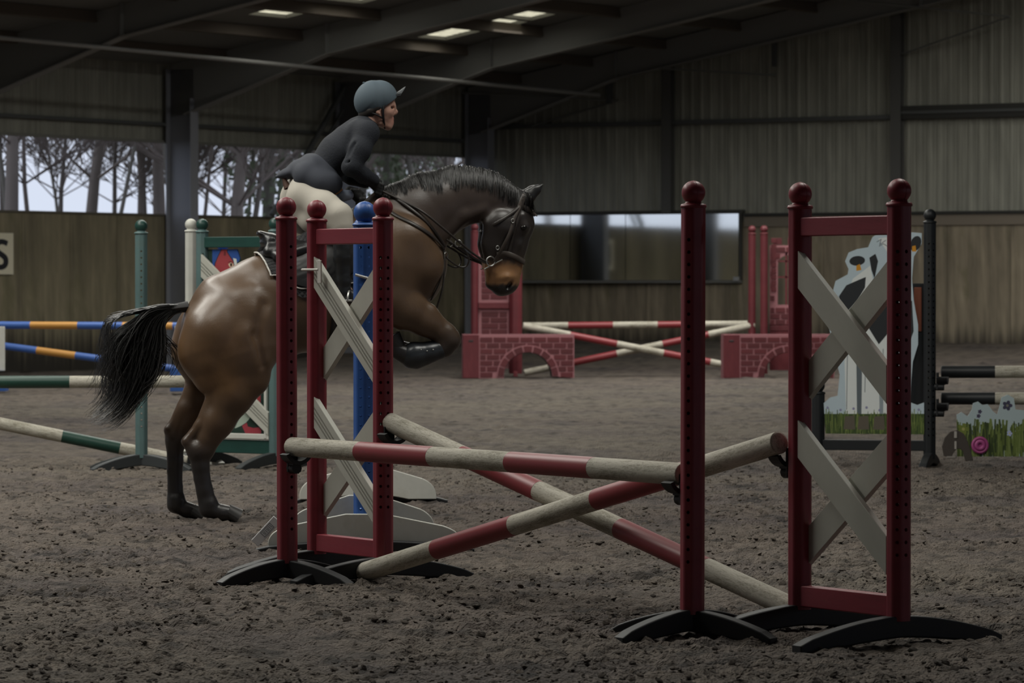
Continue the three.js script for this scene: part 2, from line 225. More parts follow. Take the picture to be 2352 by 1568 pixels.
// ---------------------------------------------------------------- roof: sheets on purlins with real openings for the rooflights, portal frames
{
  const rf = inHall(new THREE.Group()); add(rf, 'ceiling', 'dark underside of the corrugated roof on purlins', 'ceiling', null, 'structure');
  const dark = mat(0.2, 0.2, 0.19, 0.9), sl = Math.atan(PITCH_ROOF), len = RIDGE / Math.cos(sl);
  for (const side of [0, 1]) {
    const sh = new THREE.Shape([new THREE.Vector2(-0.5, -0.5), new THREE.Vector2(len, -0.5), new THREE.Vector2(len, HALL_L + 0.5), new THREE.Vector2(-0.5, HALL_L + 0.5)]);
    for (const [t, s, w, l] of ROOFLIGHTS_AND_FILL) { const mine = t < RIDGE ? 0 : 1; if (mine !== side) continue; const a = (side ? HALL_W - t : t) / Math.cos(sl), p = new THREE.Path(); p.moveTo(a - w / 2, s - l / 2); p.lineTo(a + w / 2, s - l / 2); p.lineTo(a + w / 2, s + l / 2); p.lineTo(a - w / 2, s + l / 2); p.closePath(); sh.holes.push(p); }
    const g = new THREE.ExtrudeGeometry(sh, { depth: 0.08, bevelEnabled: false });   // x up the slope, y along the hall, z = thickness
    g.rotateX(Math.PI / 2); g.rotateZ(sl); if (side) { g.scale(-1, 1, 1); const ix = g.attributes.position; for (let i = 0; i < ix.count; i += 3) for (const at of Object.values(g.attributes)) for (let k = 0; k < at.itemSize; k++) { const A = at.array, a = i * at.itemSize + k, b = (i + 1) * at.itemSize + k, t = A[a]; A[a] = A[b]; A[b] = t; } g.translate(HALL_W, 0, 0); g.computeVertexNormals(); }
    g.translate(0, EAVE + 0.08, 0);
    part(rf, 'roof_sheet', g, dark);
  }
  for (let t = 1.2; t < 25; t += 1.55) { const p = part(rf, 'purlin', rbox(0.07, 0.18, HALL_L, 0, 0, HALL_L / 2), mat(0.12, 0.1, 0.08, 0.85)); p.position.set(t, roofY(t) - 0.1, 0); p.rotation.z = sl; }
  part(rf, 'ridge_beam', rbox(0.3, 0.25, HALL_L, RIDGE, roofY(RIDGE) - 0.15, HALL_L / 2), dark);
  // pipe slung under the rafters along the hall
  const pipe = inHall(new THREE.Mesh(rod(V(3.0, 4.86, 0.6), V(3.0, 5.05, 21), 0.035, 8), mat(0.3, 0.3, 0.29, 0.6))); shade(pipe);
  add(pipe, 'roof_pipe', 'long thin grey pipe slung beneath the rafters along the side wall', 'pipe');
}
function portal(s, label) {
  const f = inHall(new THREE.Group()); f.name = numbered('trim_1'); 
  const steel = mat(0.22, 0.222, 0.215, 0.65), x0 = 0.05, d = 0.5;
  const column = (t0) => merge([box(0.02, 5.0, 0.22, t0, 2.5, 0), box(0.02, 4.5, 0.22, t0 + d, 2.25, 0), box(d, 5.0, 0.014, t0 + d / 2, 2.5, 0)]).translate(0, 0, s);
  part(f, 'column', column(x0), mat(0.24, 0.25, 0.28, 0.6), 'grey steel column');
  const soffit = (t) => 4.58 + PITCH_ROOF * t;
  const web = new THREE.Shape([new THREE.Vector2(x0, 4.2), new THREE.Vector2(0.4, 4.24), new THREE.Vector2(3.3, soffit(3.3)), new THREE.Vector2(RIDGE, soffit(RIDGE)), new THREE.Vector2(RIDGE, roofY(RIDGE) - 0.02), new THREE.Vector2(x0, EAVE - 0.02)]);
  part(f, 'rafter', new THREE.ExtrudeGeometry(web, { depth: 0.014, bevelEnabled: false }).translate(0, 0, s - 0.007), steel, 'deep steel rafter with a tapered haunch');
  const flange = (a, b) => { const L = Math.hypot(b[0] - a[0], b[1] - a[1]), g = box(L, 0.02, 0.2); g.rotateZ(Math.atan2(b[1] - a[1], b[0] - a[0])); return g.translate((a[0] + b[0]) / 2, (a[1] + b[1]) / 2, s); };
  part(f, 'flange', flange([0.4, 4.24], [3.3, soffit(3.3)]), mat(0.3, 0.3, 0.29, 0.6)); part(f, 'flange', flange([3.3, soffit(3.3)], [RIDGE, soffit(RIDGE)]), mat(0.24, 0.24, 0.23, 0.6));
  for (const t of [3.3, 9.5]) part(f, 'stiffener', box(0.014, 0.5, 0.2, t, soffit(t) + 0.26, s), steel);
  const far = new THREE.Shape([new THREE.Vector2(RIDGE, soffit(RIDGE)), new THREE.Vector2(HALL_W - 3.3, soffit(3.3)), new THREE.Vector2(HALL_W - 0.4, 4.24), new THREE.Vector2(HALL_W, 0), new THREE.Vector2(HALL_W, EAVE), new THREE.Vector2(RIDGE, roofY(RIDGE) - 0.02)]);
  part(f, 'rafter', new THREE.ExtrudeGeometry(far, { depth: 0.014, bevelEnabled: false }).translate(0, 0, s - 0.007), steel);
  f.userData = { label, kind: 'structure', category: 'steel frame', group: 'steel portal frames of the arena' }; scene.add(f); return f;
}
portal(0.45, 'steel portal frame standing in the corner against the gable wall');
portal(4.65, 'steel portal frame whose column stands behind the rider');
portal(9.6, 'steel portal frame whose column parts the two open window strips');
portal(15.0, 'steel portal frame whose haunch crosses the letter S side of the hall');
for (let s = 20; s < 74; s += 9.3) portal(s, 'steel portal frame further along the arena');
// diagonal strut in the second bay and eaves gutter beam
{ const st = inHall(new THREE.Mesh(merge([rod(V(0.2, 2.6, 6.9), V(0.2, 4.9, 4.7), 0.05, 8), rod(V(0.2, 2.6, 6.6), V(0.2, 4.5, 4.75), 0.03, 8)]), M.steelDark)); shade(st); add(st, 'trim_2', 'dark diagonal brace behind the rider across the open strip', 'brace', null, 'structure'); }
// rooflight sheets: daylight through dirty translucent sheeting, with a lamp of the same size just beneath; the large ones are added fill
const skyGlow = new THREE.MeshStandardMaterial({ color: new THREE.Color().setRGB(0.3, 0.3, 0.26), roughness: 0.8, emissive: new THREE.Color().setRGB(0.42, 0.40, 0.30), emissiveMap: dataTex(64, 64, (u, v) => { const k = 0.75 + 0.35 * tileF(u, v, 9, 3) + 0.18 * Math.sin(u * 44); return [k, k, k]; }, false) });
ROOFLIGHTS_AND_FILL.forEach(([t, s, w, l, power], i) => {
  const sl = Math.atan(PITCH_ROOF) * (t < RIDGE ? 1 : -1), g = new THREE.PlaneGeometry(w, l, 1, 1).rotateX(Math.PI / 2).rotateZ(sl);
  const m = new THREE.Mesh(g, skyGlow); m.position.copy(hallPoint(t, roofY(t) + 0.06, s)); m.rotation.y = TURN; shade(m); m.castShadow = false;
  add(m, 'window_' + (i + 1), i < 5 ? 'pale translucent rooflight sheet set in the dark roof' : 'large unseen translucent sheet added in the roof to light the jumps', 'rooflight', 'rooflights in the arena roof', 'structure');
  const L = new THREE.RectAreaLight(new THREE.Color(1.0, 0.985, 0.92), power, w, l);
  L.position.copy(hallPoint(t, roofY(t) - 0.02 - 0.12, s)); L.name = 'rooflight_or_fill_lamp'; L.castShadow = true; scene.add(L);
  L.rotation.set(-Math.PI / 2, 0, TURN);
});
// ---------------------------------------------------------------- outside: bare winter trees beyond the open strip
{
  const ground = inHall(new THREE.Mesh(box(120, 0.1, 160, -60.3, -0.06, 0), mat(0.12, 0.11, 0.07, 0.95))); shade(ground);
  add(ground, 'terrain', 'rough winter ground outside the arena under the trees', 'ground', null, 'structure');
  const bark = [mat(0.20, 0.175, 0.155, 0.95), mat(0.28, 0.24, 0.215, 0.95), mat(0.23, 0.215, 0.185, 0.95)];
  const twig = [mat(0.21, 0.175, 0.155, 0.95), mat(0.28, 0.235, 0.21, 0.95)];
  function limb(list, a, b, r1, r2, sides) { const d = b.clone().sub(a), g = new THREE.CylinderGeometry(r2, r1, d.length(), sides, 1, true); g.applyQuaternion(new THREE.Quaternion().setFromUnitVectors(V(0, 1, 0), d.normalize())); g.translate((a.x + b.x) / 2, (a.y + b.y) / 2, (a.z + b.z) / 2); list.push(g); }
  function grow(R, list, a, dir, len, r, depth) {
    let p = a.clone(), d = dir.clone(), n = depth > 2 ? 4 : 3;
    for (let i = 0; i < n; i++) {
      const q = p.clone().addScaledVector(d, len / n), r1 = r * (1 - 0.55 * i / n), r2 = r * (1 - 0.55 * (i + 1) / n); limb(list, p, q, r1, r2, depth > 2 ? 6 : 4);
      if (depth > 0 && (i > 0 || depth < 3)) for (let k = 0; k < (depth > 1 ? 4 : 3); k++) { if (R() < 0.12) continue; const s = V(R() - 0.5, R() * 0.6 - 0.05, R() - 0.5).normalize().multiplyScalar(0.85); grow(R, list, q, d.clone().add(s).normalize(), len * (0.42 + 0.25 * R()), Math.max(0.010, r2 * (0.4 + 0.2 * R())), depth - 1); }
      p = q; d.add(V((R() - 0.5) * 0.3, (R() - 0.3) * 0.12, (R() - 0.5) * 0.3)).normalize();
    }
  }
  const R = rng(2024);
  const spots = []; for (let i = 0; i < 48; i++) spots.push([i * 0.36 - 1.8 + R() * 0.7, 3 + R() * 20]);
  spots.forEach(([s0, off], i) => {
    const o = new THREE.Group(), h = 7 + R() * 5, r = 0.05 + 0.12 * R() * R() + (i % 6 === 1 ? 0.1 : 0), trunk = [], br = []; let p = V(0, -0.1, 0), d = V((R() - 0.5) * 0.25, 1, (R() - 0.5) * 0.25).normalize();
    for (let k = 0; k < 7; k++) {
      const q = p.clone().addScaledVector(d, h / 7); limb(trunk, p, q, r * (1 - 0.1 * k), r * (1 - 0.1 * (k + 1)), 8);
      if (k > 1 && k < 6) for (let m = 0; m < 4; m++) { const a = R() * 6.28; grow(R, br, q, V(Math.cos(a), 0.35 + 0.7 * R(), Math.sin(a)).normalize(), 1.8 + 1.7 * R(), Math.max(0.017, r * 0.26 * (1 - 0.08 * k)), 2); }
      p = q; d.add(V((R() - 0.5) * 0.2, 0.05, (R() - 0.5) * 0.2)).normalize();
    }
    part(o, 'trunk', merge(trunk), bark[i % 3]); const bm = part(o, 'branches', merge(br), twig[i % 2]); bm.userData.kind = 'stuff';
    o.position.copy(hallPoint(-off, 0, s0 - (1.571 - 0.027 * s0) * off));
    add(o, 'bare_tree', 'bare winter tree with tangled branches outside the open strip', 'tree', 'bare trees outside the arena');
  });
  // ivy-covered trunks and a conifer, greener than the rest
  [[6.9, 6.5, 0.85, 0], [5.7, 9, 1.0, 1], [3.3, 8, 0.9, 2], [2.6, 12, 0.95, 3]].forEach(([s0, off, k, n]) => {
    const o = new THREE.Group(), leaves = [], G = rng(500 + n);
    part(o, 'trunk', rod(V(0, -0.1, 0), V(0.2, 8, 0.1), 0.16, 8, 0.06), bark[2]);
    for (let i = 0; i < 1500; i++) { const y = 1.5 + 6.5 * G(), a = G() * 6.28, rr = k * (0.25 + 0.75 * Math.sqrt(G())) * (1.05 - 0.08 * Math.abs(y - 4)), L = 0.05 + 0.07 * G(); const t = new THREE.PlaneGeometry(L, L * 1.3); t.rotateX(G() * 3); t.rotateY(G() * 6); leaves.push(t.translate(rr * Math.cos(a), y, rr * Math.sin(a))); }
    const f = part(o, 'foliage', merge(leaves), mat(0.22, 0.26, 0.17, 0.9, { side: THREE.DoubleSide })); f.userData.kind = 'stuff';
    o.position.copy(hallPoint(-off, 0, s0 - (1.571 - 0.027 * s0) * off));
    add(o, 'ivy_tree', 'ivy-covered grey-green tree outside the open strip', 'tree', 'ivy-covered trees outside the arena');
  });
}
// ---------------------------------------------------------------- wall boards with letters, and the mirror on the gable
{
  const plate = (letter, s, w, h, y, label) => {
    const o = inHall(new THREE.Group()), tex = canvasTex(128, 200, (g, W, H) => { g.fillStyle = '#cfc9b4'; g.fillRect(0, 0, W, H); g.fillStyle = '#15161f'; g.font = 'bold 205px sans-serif'; g.textAlign = 'center'; g.textBaseline = 'middle'; g.save(); g.translate(W / 2, H / 2 + 6); g.scale(letter === 'H' ? 0.62 : 0.86, letter === 'H' ? 0.95 : 1); g.fillText(letter, 0, 0); g.restore(); });
    part(o, 'board', rbox(0.02, h, w, 0.03, y, s, 0.004), mat(0.55, 0.53, 0.44, 0.7));
    const q = new THREE.PlaneGeometry(w - 0.012, h - 0.012).rotateY(Math.PI / 2).translate(0.0415, y, s); part(o, 'lettering', q, textured(tex, 0.7), 'black letter ' + letter + ' on cream');
    add(o, 'letter_board', label, 'sign');
  };
  plate('S', 13.99, 0.62, 0.66, 1.885, 'cream arena marker board with a black letter S on the kickboards');
  plate('H', 5.72, 0.5, 0.62, 2.0, 'cream arena marker board with a black letter H on the kickboards');
  const o = inHall(new THREE.Group()), glass = mat(0.80, 0.82, 0.80, 0.06, { metalness: 1 });
  for (let i = 0; i < 4; i++) { const w = (5.62 - 0.95) / 4; part(o, 'mirror_pane', box(w - 0.012, 1.2, 0.012, 0.95 + w * (i + 0.5), 2.08, 0.05), glass, 'mirror pane reflecting the opposite wall'); }
  const fr = mat(0.05, 0.05, 0.047, 0.6);
  part(o, 'frame', rbox(4.8, 0.05, 0.09, 3.28, 1.45, 0.05), mat(0.16, 0.16, 0.15, 0.5)); part(o, 'frame', rbox(0.04, 1.24, 0.07, 5.66, 2.08, 0.05), fr); part(o, 'frame', rbox(0.04, 1.24, 0.07, 0.92, 2.08, 0.05), fr);
  part(o, 'backing', box(4.7, 1.22, 0.02, 3.28, 2.08, 0.02), fr); part(o, 'clip', rbox(0.12, 0.08, 0.06, 5.6, 1.5, 0.1), M.steel);
  o.children.forEach((m) => { m.geometry.translate(-3.28, 0, 0); m.geometry.rotateY(0.033); m.geometry.translate(3.28, 0, 0.075); });
  add(o, 'wall_mirror', 'long arena mirror fixed on the gable kickboards, reflecting the open strip', 'mirror');
}
// ---------------------------------------------------------------- show jumps
const A_YAW = (a, b) => Math.atan2(-(b.z - a.z), b.x - a.x);     // turn that brings local +x from a to b
const HOLE = 0.0075;
function octFace(w, h, holes) {                                    // one flat of an octagonal post, drilled where asked
  const s = new THREE.Shape([new THREE.Vector2(-w / 2, 0), new THREE.Vector2(w / 2, 0), new THREE.Vector2(w / 2, h), new THREE.Vector2(-w / 2, h)]);
  for (const y of holes) { const p = new THREE.Path(); for (let i = 0; i < 7; i++) { const a = -i / 7 * Math.PI * 2; (i ? p.lineTo(HOLE * Math.cos(a), y + HOLE * Math.sin(a)) : p.moveTo(HOLE * Math.cos(a), y + HOLE * Math.sin(a))); } p.closePath(); s.holes.push(p); }
  return new THREE.ShapeGeometry(s);
}
const tubeCache = new Map();
function octTube(h, width, drilled, holeRange = [0.1, 0.93], gap = 0.0487) {    // drilled: indices 0..7 of flats with holes; flat 0 faces +x
  const key = [h, width, drilled.join(), holeRange.join(), gap].join('|'); if (tubeCache.has(key)) return tubeCache.get(key);
  const list = [], side = width * Math.tan(Math.PI / 8), fl = side * 0.5, ap = width / 2, holes = []; for (let y = h * holeRange[0]; y < h * holeRange[1]; y += gap) holes.push(y);
  for (let i = 0; i < 8; i++) {
    const f = octFace(fl, h, drilled.includes(i) ? holes : []); f.translate(0, 0, ap); f.rotateY(Math.PI / 2 + i * Math.PI / 4); list.push(f);
    // rounded arris between this flat and the next
    const p0 = V(fl / 2, 0, ap).applyAxisAngle(V(0, 1, 0), Math.PI / 2 + i * Math.PI / 4), p2 = V(-fl / 2, 0, ap).applyAxisAngle(V(0, 1, 0), Math.PI / 2 + (i + 1) * Math.PI / 4), n0 = V(0, 0, 1).applyAxisAngle(V(0, 1, 0), Math.PI / 2 + i * Math.PI / 4), n2 = V(0, 0, 1).applyAxisAngle(V(0, 1, 0), Math.PI / 2 + (i + 1) * Math.PI / 4), mid = n0.clone().add(n2).normalize(), p1 = mid.clone().multiplyScalar(p0.clone().add(p2).multiplyScalar(0.5).length() + 0.0022);
    const P = [p0, p1, p2], N = [n0, mid, n2], pos = [], nor = [], uv = [];
    for (let k = 0; k < 2; k++) for (const [q, y] of [[k, 0], [k + 1, 0], [k + 1, h], [k, 0], [k + 1, h], [k, h]]) { pos.push(P[q].x, y, P[q].z); nor.push(N[q].x, 0, N[q].z); uv.push(q * 0.01, y); }
    const g = new THREE.BufferGeometry(); g.setAttribute('position', new THREE.Float32BufferAttribute(pos, 3)); g.setAttribute('normal', new THREE.Float32BufferAttribute(nor, 3)); g.setAttribute('uv', new THREE.Float32BufferAttribute(uv, 2)); list.push(g);
  }
  const cap = new THREE.CircleGeometry(width * 0.5, 8).rotateX(-Math.PI / 2).rotateY(Math.PI / 8).translate(0, h - 0.002, 0); list.push(cap, new THREE.CircleGeometry(width * 0.5, 8).rotateX(Math.PI / 2).rotateY(Math.PI / 8).translate(0, 0.002, 0));
  const g = merge(list); tubeCache.set(key, g); return g;
}
const finial = (w, h) => { const r = w * 0.505, y = h; return new THREE.LatheGeometry([[0.0, 0], [w * 0.56, 0], [w * 0.57, 0.006], [w * 0.53, 0.014], [w * 0.36, 0.018], [w * 0.33, 0.026]].map(([a, b]) => new THREE.Vector2(a, b)), 24).translate(0, y, 0); };
const ball = (w, h) => { const r = w * 0.512; return new THREE.SphereGeometry(r, 28, 18).translate(0, h + 0.016 + r * 0.93, 0); };
const seam = (w, h) => new THREE.TorusGeometry(w * 0.512, 0.0012, 5, 30).translate(0, h + 0.016 + w * 0.512 * 0.93, 0);
function foot(len, rise = 0.062, wide = 0.064) {                     // arched ski foot lying along local z, crown at the middle
  const s = new THREE.Shape(), n = 18, L = len / 2, th = 0.036;
  for (let i = 0; i <= n; i++) { const x = -L + len * i / n, e = Math.abs(x) / L, y = 0.004 + rise * (1 - Math.pow(e, 1.6)) + th * (1 - 0.62 * e * e) * (e > 0.985 ? 0.5 : 1); i ? s.lineTo(x, y) : s.moveTo(x, y); }
  for (let i = n; i >= 0; i--) { const x = -L + len * i / n, e = Math.abs(x) / L; s.lineTo(x, Math.max(-0.012, rise * 0.8 * (1 - Math.pow(e, 1.4)) - 0.016)); }
  const g = new THREE.ExtrudeGeometry(s, { depth: wide - 0.016, bevelEnabled: true, bevelSize: 0.008, bevelThickness: 0.008, bevelSegments: 3, curveSegments: 4 });
  return g.translate(0, 0, -(wide - 0.016) / 2).rotateY(Math.PI / 2);
}
function cupGeo(m = 1) {                                             // pole cup: back plate, hook and cradle reaching along +x
  const arc = []; for (let i = 0; i <= 10; i++) { const a = Math.PI * (1.12 + 0.76 * i / 10); arc.push([Math.cos(a) * 0.056, Math.sin(a) * 0.056 + 0.05]); }
  const s = new THREE.Shape(); arc.forEach(([x, y], i) => i ? s.lineTo(x, y) : s.moveTo(x, y)); [...arc].reverse().forEach(([x, y]) => s.lineTo(x * 1.32, (y - 0.05) * 1.32 + 0.05));
  const cradle = new THREE.ExtrudeGeometry(s, { depth: 0.07, bevelEnabled: false }).rotateY(Math.PI / 2).translate(0.002, -0.034, 0);
  return merge([cradle, rbox(0.014, 0.12, 0.055, 0.0, -0.035, 0, 0.004), rod(V(-0.02, -0.075, 0), V(0.045, -0.075, 0), 0.026, 10), rbox(0.05, 0.014, 0.05, 0.03, -0.055, 0, 0.004)]).scale(m, m, m);
}
// post with its drilled tube, cap and ball, standing at (x, z) of its thing
function post(parent, x, h, w, m, { drilled = [], base = 0.09, turn = 0, lean = 0, ballMat = m, name = 'post', z = 0, range } = {}) {
  const t = part(parent, name, octTube(h, w, drilled, range), m); t.position.set(x, base, z); t.rotation.y = turn; t.rotation.z = lean;
  part(t, 'cap', finial(w, h), m); const b = part(t, 'ball', ball(w, h), ballMat); part(t, 'ball_seam', seam(w, h).rotateY(0), ballMat); return t;
}
function plank(x0, ya, x1, yb, tall, z, depth = 0.022, ridges = true) {             // board from (x0, ya) to (x1, yb), ends cut plumb, moulded with three ridges
  const s = new THREE.Shape([new THREE.Vector2(x0, ya), new THREE.Vector2(x0, ya - tall), new THREE.Vector2(x1, yb - tall), new THREE.Vector2(x1, yb)]);
  const list = [new THREE.ExtrudeGeometry(s, { depth, bevelEnabled: true, bevelSize: 0.002, bevelThickness: 0.002, bevelSegments: 1 }).translate(0, 0, z)];
  if (ridges) for (const k of [0.34, 0.5, 0.66]) { const r = new THREE.Shape([new THREE.Vector2(x0, ya - tall * (k - 0.045)), new THREE.Vector2(x0, ya - tall * (k + 0.045)), new THREE.Vector2(x1, yb - tall * (k + 0.045)), new THREE.Vector2(x1, yb - tall * (k - 0.045))]); list.push(new THREE.ExtrudeGeometry(r, { depth: 0.001, bevelEnabled: true, bevelSize: 0.0015, bevelThickness: 0.001, bevelSegments: 1 }).translate(0, 0, z + depth)); }
  return merge(list);
}
function standing(a, b) { const g = new THREE.Group(); g.position.set((a.x + b.x) / 2, 0, (a.z + b.z) / 2); g.rotation.y = A_YAW(a, b); return g; }
const BAND = {};
function polePiece(r, l) { const k = r.toFixed(4) + '|' + l.toFixed(3); if (!BAND[k]) { const s = Math.PI * 2 * r, g = new THREE.CylinderGeometry(r, r, l, 20, 1).rotateZ(-Math.PI / 2), u = g.attributes.uv; for (let i = 0; i < u.count; i++) u.setXY(i, u.getX(i) * 1, u.getY(i) * l / 0.9); BAND[k] = g; } return BAND[k]; }
function pole(name, label, a, b, r, mats, group, shares) {
  const o = new THREE.Group(), L = a.distanceTo(b), n = shares ? shares.length : mats.length, sum = shares ? shares.reduce((p, q) => p + q) : n; let x = -L / 2;
  for (let i = 0; i < n; i++) { const l = L * (shares ? shares[i] : 1) / sum, rr = r + (i % 2 ? 0.0006 : 0); const p = part(o, 'painted_band', polePiece(rr, l), mats[i]); p.position.x = x + l / 2; p.rotation.x = i * 1.3; x += l; }
  for (const e of [-1, 1]) part(o, 'end_cap', new THREE.SphereGeometry(r * 0.985, 18, 6, 0, Math.PI * 2, 0, Math.PI / 2).scale(1, 0.16, 1).rotateZ(-e * Math.PI / 2).translate(e * L / 2, 0, 0), mats[e < 0 ? 0 : n - 1]);
  o.position.copy(a).lerp(b, 0.5); o.quaternion.setFromUnitVectors(V(1, 0, 0), b.clone().sub(a).normalize());
  return add(o, name, label, 'jump pole', group);
}
// --- the red and white cross in front -----------------------------------------------------------------
const G = (u, v, d) => { const p = atDepth(u, v, d); p.y = 0; return p; };
const pA = G(1590, 1410, 15.68), pB = G(660, 1293, 18.56), pC = G(1837, 1398, 15.91), pD = G(2064, 1424, 15.36), pE = G(728, 1270, 19.2), pF = G(880, 1288, 18.68);
const uDir = pA.clone().sub(pB).normalize(), nDir = V(uDir.z, 0, -uDir.x);       // along the poles, and across them away from the camera
if (nDir.z > 0) nDir.negate();
const W = 0.0915, TH = 1.6;
function single(name, p, opts, label, group, crossTurn) {
  const g = new THREE.Group(); g.position.copy(p); g.rotation.y = Math.atan2(-uDir.z, uDir.x);
  post(g, 0, opts.h || TH, opts.w || W, opts.m, opts);
  for (const k of [1, -1]) { const f = part(g, 'foot', foot(opts.foot || 0.72), M.black, 'black arched plastic foot'); f.rotation.y = 2.594 + (crossTurn || 0) + k * 0.6; if (k < 0) f.position.y = -0.004; }
  for (const [x, y, turn] of opts.cups || []) { const c = part(g, 'pole_cup', cupGeo(), M.black, 'black pole cup'); c.position.set(x, y, 0); c.rotation.y = turn; }
  return add(g, name, label, 'jump stand', group);
}
single('jump_stand', pA, { m: M.red, drilled: [7, 3], turn: -0.2, lean: -0.006, cups: [[-0.05, 0.615, Math.PI]], range: [0.13, 0.93] }, 'single red jump stand on crossed black feet beside the wing near the cow', null, 0.03);
single('jump_stand', pB, { m: M.red, drilled: [0, 4], lean: 0.005, cups: [[0.05, 0.61, 0]] }, 'single red jump stand with a ball finial, in front of the horse\'s flank', null, 0.0);
function redWing(a, b, label, cups, ridges) {
  const g = standing(a, b), L = a.distanceTo(b), x = L / 2; g.userData.wing = true;
  post(g, -x, TH, W, M.red, { drilled: [] }); post(g, x, TH, W, M.red, { drilled: [7, 0, 3, 4], range: [0.16, 0.90] });
  part(g, 'top_rail', rbox(L - 0.02, 0.076, 0.052, 0, 0.09 + 1.528, 0, 0.006), M.red); part(g, 'bottom_rail', rbox(L - 0.02, 0.085, 0.052, 0, 0.09 + 0.055, 0, 0.006), M.red);
  const e = x - 0.034;
  for (const [hi, lo] of [[1.43, 0.985], [0.755, 0.325]]) { part(g, 'cross_board', plank(-e, hi + 0.09, e, lo + 0.09, 0.146, 0.012, 0.022, ridges), M.board, 'white moulded plastic board'); part(g, 'cross_board', plank(-e, lo + 0.09, e, hi + 0.09, 0.146, -0.034, 0.022, false), M.board, 'white moulded plastic board'); }
  for (const px of [-x, x]) { const f = part(g, 'foot', foot(0.96), M.black, 'black arched plastic foot'); f.position.x = px; }
  for (const [px, y, turn] of cups) { const c = part(g, 'pole_cup', cupGeo(), M.black, 'black pole cup'); c.position.set(px, y, 0); c.rotation.y = turn; }
  return add(g, 'jump_wing', label, 'jump wing', 'red jump wings with white crosses');
}
redWing(pC, pD, 'red jump wing with white crosses, in front of the cow cut-out', [[-pC.distanceTo(pD) / 2 - 0.055, 0.71, Math.PI]], false);
{ const L = pE.distanceTo(pF) / 2, w = redWing(pE, pF, 'red jump wing with white crosses, standing before the rider\'s leg and the blue stand', [[L + 0.055, 0.70, 0]], true);
  part(w, 'cup_pin', merge([rod(V(-L - 0.055, 1.46, 0.05), V(-L + 0.12, 1.46, 0.06), 0.006, 8), rbox(0.035, 0.11, 0.006, -L + 0.13, 1.45, 0.06, 0.002)]), mat(0.6, 0.58, 0.54, 0.5), 'white pin with a hanging tag'); }
{ const w = M.poleWhite, r = M.poleRed, five = [w, r, w, r, w];
  const grp = 'red and white poles of the cross jump';
  pole('jump_pole', 'weathered red and white pole lying level between two single red stands', pB.clone().addScaledVector(uDir, 0.05).setY(0.634), pA.clone().addScaledVector(uDir, -0.06).setY(0.638), 0.0445, five, grp);
  pole('jump_pole', 'weathered red and white pole sloping down from the rider\'s wing under its twin', pF.clone().addScaledVector(uDir, 0.035).addScaledVector(nDir, 0.02).setY(0.742), pC.clone().addScaledVector(uDir, -0.04).addScaledVector(nDir, 0.03).setY(0.075), 0.0455, five, grp);
  pole('jump_pole', 'weathered red and white pole with one end on the sand, laid over its twin', pF.clone().addScaledVector(uDir, 0.03).addScaledVector(nDir, -0.12).setY(0.045), pC.clone().addScaledVector(uDir, -0.06).addScaledVector(nDir, -0.06).setY(0.755), 0.0455, five, grp);
}
